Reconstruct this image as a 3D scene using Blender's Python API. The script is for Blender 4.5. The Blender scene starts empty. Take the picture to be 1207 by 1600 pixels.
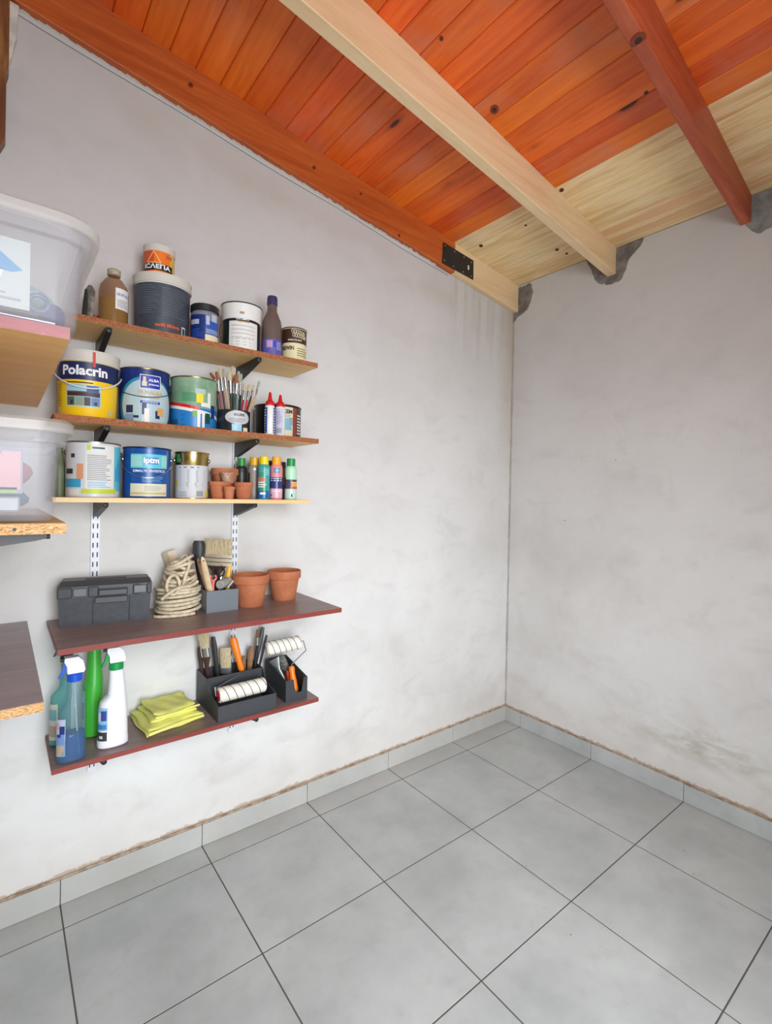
import bpy, math, random
import numpy as np
from mathutils import Vector, Matrix
random.seed(7)
PI = math.pi
C = bpy.context.scene.collection
def s2l(c):
    return tuple((x/255/12.92 if x/255 <= .04045 else ((x/255+.055)/1.055)**2.4) for x in c)

# ------------------------------------------------------------------ camera
CAM = Vector((-2.434, -1.934, 1.355))
RIGHT = Vector((0.77970, -0.62583, 0.02012)); BACK = None
F = 775.15; CX = 17.33; CY = -20.01
def rodr(r):
    th = np.linalg.norm(r); k = r/th
    K = np.array([[0,-k[2],k[1]],[k[2],0,-k[0]],[-k[1],k[0],0]])
    return np.eye(3)+np.sin(th)*K+(1-np.cos(th))*K@K
_B = np.array([[.8,-.6,0],[0,0,1.],[-.6,-.8,0]])
_M = rodr(np.array([0.0076,0.0325,-0.0198]))@_B
cam = bpy.data.cameras.new('camera'); co = bpy.data.objects.new('camera', cam); C.objects.link(co)
co.matrix_world = Matrix.Translation(CAM) @ Matrix([list(r) for r in _M.T]).to_4x4()
cam.sensor_fit = 'VERTICAL'; cam.sensor_height = 24; cam.lens = F/1600*24
cam.shift_x = -CX/1600; cam.shift_y = CY/1600
cam.clip_start = .01
bpy.context.scene.camera = co
def P(u, v, y=None, x=None, z=None):          # photograph measurement -> point on a world plane
    d = _M.T@np.array([(u-603.5-CX)/F, -(v-800-CY)/F, -1.])
    ax, val = (1, y) if y is not None else ((0, x) if x is not None else (2, z))
    t = (val-CAM[ax])/d[ax]
    return Vector((CAM[0]+t*d[0], CAM[1]+t*d[1], CAM[2]+t*d[2]))

# ------------------------------------------------------------------ world and light
W = bpy.data.worlds.new('world'); bpy.context.scene.world = W; W.use_nodes = True
bg = W.node_tree.nodes['Background']; bg.inputs[0].default_value = (.82, .9, 1, 1); bg.inputs[1].default_value = 1.1
def area(name, loc, target, sx, sy, power, col=(1, 1, 1)):
    l = bpy.data.lights.new(name, 'AREA'); l.shape = 'RECTANGLE'; l.size = sx; l.size_y = sy; l.energy = power; l.color = col
    o = bpy.data.objects.new(name, l); C.objects.link(o); o.location = loc
    o.rotation_euler = (Vector(target)-Vector(loc)).to_track_quat('-Z', 'Y').to_euler()
    return o
area('daylight_through_doorway', (-2.4, -3.4, 1.6), (-2.0, 0, .45), 1.4, 2.0, 163, (.90, .95, 1))
vs = bpy.context.scene.view_settings
vs.view_transform = 'Standard'; vs.look = 'None'; vs.gamma = 1; vs.use_curve_mapping = False; vs.exposure = 0.0

# ------------------------------------------------------------------ materials
MATS = {}
def mat(name, rgb, rough=.6, metal=0, spec=.5, lin=False, alpha=1, coat=0):
    if name in MATS: return MATS[name]
    m = bpy.data.materials.new(name); m.use_nodes = True
    b = m.node_tree.nodes['Principled BSDF']
    c = rgb if lin else s2l(rgb)
    b.inputs['Base Color'].default_value = (*c, 1); b.inputs['Roughness'].default_value = rough
    b.inputs['Metallic'].default_value = metal; b.inputs['Specular IOR Level'].default_value = spec
    b.inputs['Coat Weight'].default_value = coat
    MATS[name] = m
    return m
class NT:
    def __init__(s, m): s.t = m.node_tree; s.b = s.t.nodes['Principled BSDF']
    def n(s, ty, ins=None, **kw):
        o = s.t.nodes.new(ty)
        for k, v in kw.items(): setattr(o, k, v)
        for k, v in (ins or {}).items():
            if isinstance(v, bpy.types.NodeSocket): s.t.links.new(v, o.inputs[k])
            else: o.inputs[k].default_value = v
        return o
    def coord(s, scale=(1, 1, 1), kind='pos'):
        src = s.n('ShaderNodeNewGeometry').outputs['Position'] if kind == 'pos' else s.n('ShaderNodeTexCoord').outputs['Object']
        return s.n('ShaderNodeMapping', {'Vector': src, 'Scale': scale}).outputs[0]
    def noise(s, vec, scale, detail=3, rough=.5, dist=0):
        return s.n('ShaderNodeTexNoise', {'Vector': vec, 'Scale': scale, 'Detail': detail, 'Roughness': rough, 'Distortion': dist}).outputs['Fac']
    def ramp(s, fac, stops):
        r = s.n('ShaderNodeValToRGB', {'Fac': fac}); e = r.color_ramp.elements
        while len(e) < len(stops): e.new(.5)
        for i, (p, c) in enumerate(stops):
            e[i].position = p; e[i].color = (*c, 1) if len(c) == 3 else c
        return r.outputs[0]
    def rng(s, v, a, b, c=0, d=1):
        return s.n('ShaderNodeMapRange', {'Value': v, 'From Min': a, 'From Max': b, 'To Min': c, 'To Max': d}).outputs[0]
    def mix(s, fac, a, b, mode='MIX'):
        o = s.n('ShaderNodeMix', data_type='RGBA', blend_type=mode)
        for i, v in ((0, fac), (6, a), (7, b)):
            if isinstance(v, bpy.types.NodeSocket): s.t.links.new(v, o.inputs[i])
            else: o.inputs[i].default_value = v if i == 0 else ((*v, 1) if len(v) == 3 else v)
        return o.outputs[2]
    def math(s, op, a, b=0., c=None):
        o = s.n('ShaderNodeMath', operation=op)
        for i, v in enumerate((a, b) + ((c,) if c is not None else ())):
            if isinstance(v, bpy.types.NodeSocket): s.t.links.new(v, o.inputs[i])
            else: o.inputs[i].default_value = v
        return o.outputs[0]
    def sep(s, vec): return s.n('ShaderNodeSeparateXYZ', {0: vec}).outputs
    def set(s, col=None, rough=None, h=None, bump=.2, dist=.01):
        if col is not None: s.t.links.new(col, s.b.inputs['Base Color'])
        if rough is not None: s.t.links.new(rough, s.b.inputs['Roughness'])
        if h is not None:
            bp = s.n('ShaderNodeBump', {'Height': h, 'Strength': bump, 'Distance': dist}); s.t.links.new(bp.outputs[0], s.b.inputs['Normal'])

def wall_mat(name, left):
    m = mat(name, (222, 220, 216), .75, spec=.25); t = NT(m)
    p = t.coord(); x, y, z = t.sep(p)[:3]
    n1 = t.noise(p, 1.3, 5, .6); n2 = t.noise(t.coord((1, 1, 1.6)), 5, 4, .6, .6)
    base = t.ramp(n1, [(.3, s2l((206, 203, 199))), (.5, s2l((221, 219, 216))), (.7, s2l((230, 229, 226)))])
    smudge = t.rng(n2, .52, .76, 0, .4)
    base = t.mix(smudge, base, s2l((193, 187, 184)))
    fine = t.noise(t.coord((1, 1, .5)), 14, 5, .7)
    base = t.mix(t.rng(fine, .62, .8, 0, .2), base, s2l((170, 166, 160)))
    # weaker light toward the roof, painted into the wall colour as uneven greying
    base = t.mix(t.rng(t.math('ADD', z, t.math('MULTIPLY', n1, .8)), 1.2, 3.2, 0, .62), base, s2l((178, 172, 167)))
    # sparse small nail holes and specks
    vo = t.n('ShaderNodeTexVoronoi', {'Vector': p, 'Scale': 5.5}, feature='F1'); d = vo.outputs['Distance']; cr = t.sep(vo.outputs['Color'])[0]
    spot = t.math('MULTIPLY', t.math('LESS_THAN', d, .022), t.math('GREATER_THAN', cr, .72))
    base = t.mix(t.math('MULTIPLY', spot, .75), base, s2l((95, 88, 80)))
    # brown earth stain on the ragged plaster just above the skirting
    jag = t.noise(p, 26, 4, .7)
    lim = t.rng(jag, .3, .7, .083, .104)
    base = t.mix(t.rng(t.math('SUBTRACT', lim, z), -.004, .002, 0, .9), base, t.mix(jag, s2l((160, 128, 100)), s2l((200, 180, 160))))
    base = t.mix(t.rng(t.math('SUBTRACT', z, t.math('MULTIPLY', n2, .45)), .12, -.08, 0, .22), base, s2l((196, 184, 168)))
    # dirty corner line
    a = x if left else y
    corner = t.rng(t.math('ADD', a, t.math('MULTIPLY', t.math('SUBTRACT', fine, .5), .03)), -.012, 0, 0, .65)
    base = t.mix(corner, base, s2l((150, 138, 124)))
    if left:   # drip stains below the raw end of the wall plate
        drip = t.noise(t.coord((17, 1, 1.1)), 1, 4, .65)
        f = t.math('MULTIPLY', t.rng(drip, .48, .68, 0, 1), t.math('MULTIPLY', t.rng(z, 2.05, 2.5, 0, .5), t.rng(x, -.75, -.35, 0, 1)))
        base = t.mix(f, base, s2l((160, 142, 112)))
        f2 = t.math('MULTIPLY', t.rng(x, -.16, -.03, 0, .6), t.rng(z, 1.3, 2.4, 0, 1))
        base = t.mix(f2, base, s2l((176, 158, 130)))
        band = t.math('ABSOLUTE', t.math('SUBTRACT', z, t.math('ADD', 2.33, t.math('MULTIPLY', x, -.16))))
        f3 = t.math('MULTIPLY', t.rng(band, .11, 0, 0, .45), t.rng(t.noise(p, 4, 4), .45, .65, 0, 1))
        base = t.mix(f3, base, s2l((183, 176, 158)))
    else:      # damp brown-green smear low on the wall
        g = t.math('MULTIPLY', t.rng(t.math('ABSOLUTE', t.math('SUBTRACT', z, .27)), .13, 0, 0, 1), t.rng(t.math('ABSOLUTE', t.math('ADD', y, 1.08)), .38, 0, 0, 1))
        g = t.math('MULTIPLY', g, t.rng(t.noise(t.coord((1, 2.2, 7)), 2.2, 5, .65, .4), .42, .62, 0, .8))
        base = t.mix(g, base, s2l((158, 150, 128)))
        sc = t.noise(t.coord((1, 7, 1.5)), 5, 5, .7)
        base = t.mix(t.rng(sc, .66, .75, 0, .5), base, s2l((165, 158, 152)))
    h = t.math('ADD', t.noise(p, 3, 4, .6), t.math('MULTIPLY', t.noise(p, 40, 3, .6), .12))
    t.set(base, h=h, bump=.35, dist=.02)
    return m
WL = wall_mat('painted plaster left', True); WR = wall_mat('painted plaster right', False)

def wood_mat(name, stops, along, knots=.75, dark=(60, 25, 12), rough=.45, stain=None, vary=.2, grain=1.0, band=34, streak=None):
    m = mat(name, (200, 150, 100), rough); t = NT(m)
    st = {'x': (1.1, 14, 14), 'y': (14, 1.1, 14), 'z': (14, 14, 1.1)}[along]
    rnd = t.n('ShaderNodeObjectInfo').outputs['Random']
    src = t.n('ShaderNodeNewGeometry').outputs['Position']
    off = t.n('ShaderNodeCombineXYZ', {0: t.math('MULTIPLY', rnd, 7.3), 1: t.math('MULTIPLY', rnd, 31.), 2: t.math('MULTIPLY', rnd, 13.)}).outputs[0]
    pos = t.n('ShaderNodeVectorMath', {0: src, 1: off}, operation='ADD').outputs[0]
    mp = t.n('ShaderNodeMapping', {'Vector': pos, 'Scale': st}).outputs[0]
    g = t.noise(mp, 2.2, 5, .62, .5*grain)
    col = t.ramp(g, [(.25+i*.5/(len(stops)-1), s2l(c)) for i, c in enumerate(stops)])
    fine = t.noise(t.n('ShaderNodeMapping', {'Vector': pos, 'Scale': tuple(x*(1 if x > 2 else .6) for x in st)}).outputs[0], band/2, 3, .6)
    col = t.mix(t.rng(fine, .4, .7, 0, .3*grain), col, s2l(stops[0]))
    if streak:
        sk = t.noise(t.n('ShaderNodeMapping', {'Vector': pos, 'Scale': tuple(x*.55 for x in st)}).outputs[0], 1.7, 3, .5, .3)
        col = t.mix(t.rng(sk, .56, .64, 0, .8), col, s2l(streak))
    hs = t.n('ShaderNodeHueSaturation', {'Hue': t.rng(rnd, 0, 1, .5-.012*vary*5, .5+.010*vary*5), 'Saturation': 1., 'Value': t.rng(t.math('FRACT', t.math('MULTIPLY', rnd, 17.)), 0, 1, 1-vary, 1+vary), 'Color': col})
    col = hs.outputs[0]
    if stain:   # milky weathered patches on some boards
        w = t.math('MULTIPLY', t.rng(t.noise(pos, 2.6, 4, .6), .5, .66, 0, 1), t.math('GREATER_THAN', t.math('FRACT', t.math('MULTIPLY', rnd, 29.)), .45))
        col = t.mix(t.math('MULTIPLY', w, .45), col, s2l(stain))
    ks = {'x': (3.2, 11, 11), 'y': (11, 3.2, 11), 'z': (11, 11, 3.2)}[along]
    kv = t.n('ShaderNodeTexVoronoi', {'Vector': t.n('ShaderNodeMapping', {'Vector': pos, 'Scale': ks}).outputs[0], 'Scale': 1., 'Randomness': .9})
    keep = t.math('GREATER_THAN', t.sep(kv.outputs['Color'])[0], knots)
    kd = kv.outputs['Distance']
    ring = t.math('MULTIPLY', keep, t.rng(kd, .24, .1, 0, .45)); core = t.math('MULTIPLY', keep, t.rng(kd, .12, .08, 0, .9))
    col = t.mix(ring, col, s2l(tuple(min(255, c*.72) for c in stops[0]))); col = t.mix(core, col, s2l(dark))
    t.set(col, h=fine, bump=.12, dist=.002)
    return m
ORANGE = wood_mat('orange stained board', [(206, 84, 20), (230, 104, 28), (240, 124, 44)], 'y', stain=(196, 128, 104), vary=.12, knots=.8)
ORANGEB = wood_mat('orange stained beam', [(158, 70, 26), (184, 90, 36), (204, 112, 52)], 'x', vary=.03, knots=.9)
ORANGEC = wood_mat('red stained beam', [(146, 62, 36), (172, 78, 46), (196, 100, 62)], 'x', vary=.03, knots=.9)
PALE = wood_mat('raw pine board', [(206, 158, 98), (238, 208, 156), (246, 228, 186)], 'y', vary=.09, dark=(90, 50, 25), knots=.72, streak=(224, 172, 126))
PALEB = wood_mat('raw pine beam', [(216, 180, 136), (230, 198, 154), (236, 208, 168)], 'x', vary=.02, dark=(90, 50, 25), knots=.965, grain=.6)

def tile_mat():
    m = mat('grey porcelain tile', (160, 163, 163), .42, spec=.35); t = NT(m)
    p = t.coord(); n = t.noise(p, 2.6, 5, .62); n2 = t.noise(p, 13, 4, .6)
    c = t.ramp(n, [(.3, s2l((164, 168, 166))), (.5, s2l((180, 183, 181))), (.7, s2l((193, 197, 194)))])
    c = t.mix(t.rng(n2, .52, .72, 0, .35), c, s2l((162, 162, 157)))
    vo = t.n('ShaderNodeTexVoronoi', {'Vector': p, 'Scale': 9.})
    sp = t.math('MULTIPLY', t.math('LESS_THAN', vo.outputs['Distance'], .03), t.math('GREATER_THAN', t.sep(vo.outputs['Color'])[0], .7))
    c = t.mix(t.math('MULTIPLY', sp, .6), c, s2l((95, 88, 82)))
    rnd = t.n('ShaderNodeObjectInfo').outputs['Random']
    c = t.n('ShaderNodeHueSaturation', {'Value': t.rng(rnd, 0, 1, .97, 1.03), 'Color': c}).outputs[0]
    # dusty strip along the left wall
    x, y, z = t.sep(p)[:3]
    c = t.mix(t.math('MULTIPLY', t.rng(y, -.16, -.02, 0, .5), t.rng(n2, .3, .6, .3, 1)), c, s2l((190, 182, 172)))
    t.set(c, rough=t.rng(n, .3, .7, .38, .55), h=n2, bump=.04, dist=.002)
    return m
TILE = tile_mat()
GROUT = mat('grout', (92, 86, 78), .9)
def chip_mat(name, cols, scale=110):
    m = mat(name, cols[1], .8); t = NT(m)
    v = t.n('ShaderNodeTexVoronoi', {'Vector': t.coord((1, 1, 2.4)), 'Scale': scale})
    c = t.ramp(t.sep(v.outputs['Color'])[0], [(0, s2l(cols[0])), (.3, s2l(cols[1])), (.7, s2l(cols[2])), (1, s2l(cols[3]))])
    c = t.mix(t.rng(t.noise(t.coord(), 30, 3), .45, .7, 0, .4), c, s2l(cols[1]))
    t.set(c, h=v.outputs['Distance'], bump=.5, dist=.002); return m
CHIP = chip_mat('particle board edge', [(150, 104, 64), (196, 150, 98), (208, 166, 114), (222, 186, 140)], 260)
CHIPR = chip_mat('orange particle board edge', [(116, 62, 34), (152, 90, 54), (164, 100, 60), (180, 118, 76)], 230)
def board_mat(name, a, b, rough=.5, sc=3):
    m = mat(name, a, rough); t = NT(m)
    n = t.noise(t.coord((.7, 4, 4)), sc*2, 5, .65); n2 = t.noise(t.coord(), 24, 4, .7)
    c = t.mix(t.rng(n, .35, .65), s2l(a), s2l(b)); c = t.mix(t.rng(n2, .64, .72, 0, .35), c, s2l(tuple(min(255, x*1.35) for x in b)))
    t.set(c, h=n2, bump=.05, dist=.002); return m
MELA = board_mat('ochre melamine', (222, 178, 112), (236, 194, 128))
MELB = board_mat('golden melamine underside', (240, 178, 108), (248, 192, 120))
PURP = board_mat('worn plum melamine', (126, 104, 100), (146, 124, 120), .38)
PURP2 = board_mat('plum grey melamine', (142, 128, 138), (160, 146, 152), .38)
REDE = board_mat('red edge band', (124, 46, 40), (142, 64, 54), .5)
PINKE = board_mat('pink edge band', (150, 92, 96), (166, 106, 108), .5)
LIGHTW = board_mat('light wood edge', (222, 184, 128), (232, 200, 148), .5)
def noise_mat(name, a, b, scale=20, rough=.7, bump=.2, metal=0, lo=.4, hi=.6, st=(1, 1, 1)):
    m = mat(name, a, rough, metal); t = NT(m); n = t.noise(t.coord(st), scale, 4, .6)
    t.set(t.mix(t.rng(n, lo, hi), s2l(a), s2l(b)), h=n, bump=bump, dist=.003); return m
TERRA = noise_mat('terracotta', (178, 104, 68), (192, 120, 82), 14, .8)
TERRA2 = noise_mat('dusty terracotta', (176, 116, 84), (196, 180, 166), 60, .85)
CEMENT = noise_mat('raw cement mortar', (104, 98, 92), (134, 128, 122), 18, .95, .6)
CEMENT2 = noise_mat('blue grey cement mortar', (122, 122, 118), (146, 144, 138), 18, .95, .6)
PLASTW = noise_mat('lime plaster', (196, 188, 176), (222, 214, 202), 20, .9, .5)
POSTW = wood_mat('old door post', [(70, 38, 22), (120, 72, 40), (176, 130, 76)], 'z', vary=.02)
BLACK = mat('black plastic', (28, 29, 32), .5); BLACKM = mat('black painted steel', (30, 30, 32), .45)
TOOLB = noise_mat('charcoal toolbox plastic', (52, 55, 60), (60, 63, 68), 60, .5, .05)
TOOLB2 = mat('lid charcoal plastic', (66, 68, 72), .45); LATCH = mat('grey latch plastic', (100, 102, 104), .4)
CADDY = mat('anthracite plastic', (60, 62, 66), .5); GREYB = mat('slate grey plastic', (110, 118, 124), .5)
RAILW = mat('white enamel', (226, 226, 232), .4); SLOT = mat('slot shadow', (58, 58, 62), .8)
WHITE = mat('white plastic', (226, 224, 218), .45); WHITE2 = mat('clean white plastic', (238, 238, 242), .3)
OFFW = mat('off white lid', (206, 200, 188), .5); STEEL = mat('steel', (190, 190, 190), .25, 1); TIN = mat('tin gold', (196, 172, 110), .22, 1)
CHROME = mat('zinc wire', (180, 180, 185), .35, .9)
NAVY = mat('navy', (28, 40, 84), .4); BLUE = mat('blue', (24, 92, 160), .35); DBLUE = mat('deep blue', (20, 44, 112), .35)
CYAN = mat('cyan', (96, 190, 205), .4); SKY = mat('sky blue', (150, 200, 220), .4); YEL = mat('yellow', (240, 196, 20), .4)
RED = mat('red', (200, 26, 34), .35); DRED = mat('dark red', (130, 24, 30), .4); ORG = mat('orange', (236, 120, 30), .4); GRN = mat('green', (40, 140, 60), .4)
DGRN = mat('dark green', (20, 70, 55), .35); PAPER = mat('paper', (222, 220, 214), .7); CREAM = mat('cream', (222, 214, 178), .6)
GTXT = mat('grey print', (150, 152, 158), .7); DTXT = mat('dark print', (50, 50, 56), .7); WTXT = mat('white print', (236, 236, 236), .6)
LIME = mat('lime', (190, 204, 60), .5); PINK = mat('salmon pink', (226, 140, 146), .45); BROWN = mat('dark brown', (66, 36, 28), .5)
SLATE = noise_mat('slate label', (58, 64, 72), (66, 72, 82), 50, .5, 0); MINT = mat('mint', (176, 222, 190), .4); TEAL = mat('teal', (60, 160, 140), .4)
SAGE = noise_mat('sage print', (110, 150, 118), (140, 170, 140), 12, .4, 0); OCHRE = mat('ochre print', (214, 164, 96), .5)
AZURE = mat('azure', (30, 120, 190), .35); BRIST = noise_mat('cream bristle', (206, 190, 156), (180, 162, 128), 60, .9, .4, st=(6, 6, 1))
BRISTB = noise_mat('brown bristle', (132, 74, 40), (158, 96, 54), 60, .9, .4, st=(6, 6, 1)); BRISTG = noise_mat('grey bristle', (176, 172, 158), (150, 146, 134), 60, .9, .4, st=(6, 6, 1))
WOODH = noise_mat('bare wood handle', (200, 160, 108), (180, 138, 88), 8, .6, .1, st=(8, 8, 1)); WOODD = noise_mat('old brown wood', (112, 80, 58), (150, 112, 80), 20, .7, .2)
ROPE = noise_mat('beige rope', (222, 208, 182), (198, 182, 154), 60, .95, .3)
HORANGE = mat('orange handle plastic', (250, 130, 20), .35); CLOTH = noise_mat('yellow microfibre', (248, 246, 128), (232, 230, 134), 9, .95, .5)
ROLLC = noise_mat('cream roller pile', (248, 242, 226), (240, 232, 214), 60, .95, .15); GREEN2 = mat('bright green plastic', (60, 170, 50), .35)
YCAP = mat('yellow cap', (244, 208, 20), .4); OCAP = mat('amber cap', (250, 166, 30), .4); GCAP = mat('green cap', (20, 140, 70), .4); WRENCH = mat('pink enamel', (216, 110, 110), .4)
SILVER = mat('brushed silver print', (176, 172, 166), .35, .5)
def clear(name, rgb, opacity, rough=.15):
    m = bpy.data.materials.new(name); m.use_nodes = True; nt = m.node_tree; b = nt.nodes['Principled BSDF']
    b.inputs['Base Color'].default_value = (*s2l(rgb), 1); b.inputs['Roughness'].default_value = rough
    tr = nt.nodes.new('ShaderNodeBsdfTransparent'); tr.inputs[0].default_value = (*s2l(tuple(min(255, 255-(255-c)*.35) for c in rgb)), 1)
    mx = nt.nodes.new('ShaderNodeMixShader'); mx.inputs[0].default_value = opacity
    nt.links.new(tr.outputs[0], mx.inputs[1]); nt.links.new(b.outputs[0], mx.inputs[2]); nt.links.new(mx.outputs[0], nt.nodes['Material Output'].inputs[0])
    return m
BOXC = clear('translucent box plastic', (236, 236, 240), .12, .22); LIDC = clear('translucent lid plastic', (226, 220, 214), .32, .3)
BOTC = clear('clear bottle plastic', (176, 206, 214), .13, .08); LIQB = clear('blue liquid', (10, 100, 190), .42, .1); TEALC = clear('teal bottle plastic', (130, 200, 196), .28, .2)
LIQT = clear('teal liquid', (70, 170, 160), .85, .1)
AMBC = clear('cloudy amber plastic', (170, 128, 96), .3, .25); LIQY = clear('yellow thinner', (200, 176, 50), .62, .15); SMOKE = clear('smoky brown plastic', (112, 94, 88), .85, .3)
BAGC = clear('thin clear bag', (224, 226, 230), .35, .2)

# ------------------------------------------------------------------ mesh builder
_txt = {}
def text_mesh(s, bold=0.0):
    if (s, bold) in _txt: return _txt[(s, bold)]
    c = bpy.data.curves.new('t', 'FONT'); c.body = s; c.size = 1; c.align_x = 'CENTER'; c.align_y = 'CENTER'; c.offset = bold; c.resolution_u = 3
    o = bpy.data.objects.new('t', c); C.objects.link(o)
    dg = bpy.context.evaluated_depsgraph_get(); me = o.evaluated_get(dg).to_mesh()
    v = [tuple(x.co) for x in me.vertices]; f = [tuple(p.vertices) for p in me.polygons]
    o.evaluated_get(dg).to_mesh_clear(); C.objects.unlink(o); bpy.data.objects.remove(o); bpy.data.curves.remove(c)
    _txt[(s, bold)] = (v, f); return v, f
class MB:
    def __init__(s): s.v = []; s.f = []; s.m = []
    def add(s, vs, fs, mi=0):
        o = len(s.v); s.v += [tuple(x) for x in vs]; s.f += [tuple(i+o for i in f) for f in fs]; s.m += [mi]*len(fs); return s
    def box(s, a, b, mi=0, bev=0):
        x0, y0, z0 = (min(a[i], b[i]) for i in range(3)); x1, y1, z1 = (max(a[i], b[i]) for i in range(3))
        if bev:
            e = bev; V = []; F_ = []
            idx = {}
            for i, (X, sx) in enumerate(((x0, 1), (x1, -1))):
                for j, (Y, sy) in enumerate(((y0, 1), (y1, -1))):
                    for k, (Z, sz) in enumerate(((z0, 1), (z1, -1))):
                        idx[i, j, k, 0] = len(V); V.append((X, Y+sy*e, Z+sz*e))
                        idx[i, j, k, 1] = len(V); V.append((X+sx*e, Y, Z+sz*e))
                        idx[i, j, k, 2] = len(V); V.append((X+sx*e, Y+sy*e, Z))
            g = lambda i, j, k, a_: idx[i, j, k, a_]
            for i in (0, 1):
                q = [g(i, 0, 0, 0), g(i, 1, 0, 0), g(i, 1, 1, 0), g(i, 0, 1, 0)]; F_.append(q if i else q[::-1])
                q = [g(0, i, 0, 1), g(1, i, 0, 1), g(1, i, 1, 1), g(0, i, 1, 1)]; F_.append(q[::-1] if i else q)
                q = [g(0, 0, i, 2), g(1, 0, i, 2), g(1, 1, i, 2), g(0, 1, i, 2)]; F_.append(q if i else q[::-1])
            for i in (0, 1):
                for j in (0, 1):
                    q = [g(i, j, 0, 0), g(i, j, 0, 1), g(i, j, 1, 1), g(i, j, 1, 0)]; F_.append(q if i == j else q[::-1])
                    q = [g(i, 0, j, 0), g(i, 0, j, 2), g(i, 1, j, 2), g(i, 1, j, 0)]; F_.append(q[::-1] if i == j else q)
                    q = [g(0, i, j, 1), g(0, i, j, 2), g(1, i, j, 2), g(1, i, j, 1)]; F_.append(q if i == j else q[::-1])
                    for k in (0, 1):
                        q = [g(i, j, k, 0), g(i, j, k, 1), g(i, j, k, 2)]; F_.append(q if (i+j+k) % 2 else q[::-1])
            return s.add(V, F_, mi)
        V = [(x0, y0, z0), (x1, y0, z0), (x1, y1, z0), (x0, y1, z0), (x0, y0, z1), (x1, y0, z1), (x1, y1, z1), (x0, y1, z1)]
        return s.add(V, [(3, 2, 1, 0), (4, 5, 6, 7), (0, 1, 5, 4), (1, 2, 6, 5), (2, 3, 7, 6), (3, 0, 4, 7)], mi)
    def hexa(s, V, mi=0):   # 4 lower then 4 upper corners, counter-clockwise from above
        return s.add(V, [(3, 2, 1, 0), (4, 5, 6, 7), (0, 1, 5, 4), (1, 2, 6, 5), (2, 3, 7, 6), (3, 0, 4, 7)], mi)
    def prism(s, pts, off, mi=0):   # planar polygon extruded by a vector
        n = len(pts); off = Vector(off); V = [Vector(p) for p in pts]; V += [p+off for p in V]
        nrm = Vector((0, 0, 0))
        for i in range(n): nrm += V[i].cross(V[(i+1) % n])
        fl = nrm.dot(off) > 0
        F_ = [tuple(range(n))[::-1] if fl else tuple(range(n)), tuple(range(n, 2*n)) if fl else tuple(range(n, 2*n))[::-1]]
        for i in range(n):
            j = (i+1) % n; q = (i, j, j+n, i+n); F_.append(q if fl else q[::-1])
        return s.add(V, F_, mi)
    def loft(s, rings, mi=0, cap=(1, 1), closed=False):
        n = len(rings[0]); V = [p for r in rings for p in r]; F_ = []
        for i in range(len(rings)-1):
            for j in range(n):
                k = (j+1) % n; F_.append((i*n+j, i*n+k, (i+1)*n+k, (i+1)*n+j))
        if cap[0]: F_.append(tuple(range(n))[::-1])
        if cap[1]: F_.append(tuple(range((len(rings)-1)*n, len(rings)*n)))
        return s.add(V, F_, mi)
    def lathe(s, prof, c=(0, 0, 0), seg=32, mi=0, cap=(1, 1)):
        return s.loft([[(c[0]+r*math.cos(2*PI*k/seg), c[1]+r*math.sin(2*PI*k/seg), c[2]+z) for k in range(seg)] for r, z in prof], mi, cap)
    def oval(s, secs, seg=28, mi=0, cap=(1, 1), pw=2.0):   # (z, cx, cy, rx, ry)
        R = []
        for z, cx, cy, rx, ry in secs:
            r_ = []
            for k in range(seg):
                a = 2*PI*k/seg; c_, s_ = math.cos(a), math.sin(a)
                r_.append((cx+rx*math.copysign(abs(c_)**(2/pw), c_), cy+ry*math.copysign(abs(s_)**(2/pw), s_), z))
            R.append(r_)
        return s.loft(R, mi, cap)
    def tube(s, pts, r, seg=8, mi=0, cap=(1, 1), twist=0, amp=0):
        pts = [Vector(p) for p in pts]; R = []; T0 = None; N = None; L = 0
        for i, p in enumerate(pts):
            T = (pts[min(i+1, len(pts)-1)]-pts[max(i-1, 0)]).normalized()
            if N is None:
                N = T.orthogonal().normalized()
            else:
                N = (N-T*N.dot(T)); N = N.normalized() if N.length > 1e-6 else T.orthogonal().normalized()
                L += (p-pts[i-1]).length
            B_ = T.cross(N); rr = r[i] if isinstance(r, (list, tuple)) else r
            R.append([tuple(p+(N*math.cos(a)+B_*math.sin(a))*(rr*(1+amp*math.cos(3*a-twist*L)))) for a in [2*PI*k/seg for k in range(seg)]])
        return s.loft(R, mi, cap)
    def rod(s, p0, p1, prof, wid=None, seg=12, mi=0):   # elliptical loft from p0 to p1: prof (t, rx, ry)
        p0, p1 = Vector(p0), Vector(p1); T = (p1-p0).normalized(); w = Vector(wid or (.8, -.6, 0)); w = (w-T*w.dot(T)).normalized(); d = T.cross(w)
        return s.loft([[tuple(p0.lerp(p1, t)+w*rx*math.cos(a)+d*ry*math.sin(a)) for a in [2*PI*k/seg for k in range(seg)]] for t, rx, ry in prof], mi)
    # printed pieces on a round can; a = angle from the front (viewer's right positive)
    def patch(s, r, a0, a1, z0, z1, mi=0, n=None, r1=None, th=.0004, lift=0):
        n = n or max(2, int(abs(a1-a0)/.12)); r1 = r if r1 is None else r1; V = []; F_ = []
        for k in range(n+1):
            a = a0+(a1-a0)*k/n
            for rr, z in ((r+lift, z0), (r1+lift, z1), (r1+lift+th, z1), (r+lift+th, z0)): V.append((rr*math.sin(a), -rr*math.cos(a), z))
        for k in range(n):
            o = 4*k; F_ += [(o+3, o+7, o+6, o+2), (o+2, o+6, o+5, o+1), (o, o+4, o+7, o+3)]
        F_ += [(0, 3, 2, 1), (4*n, 4*n+1, 4*n+2, 4*n+3)]
        return s.add(V, F_, mi)
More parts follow.
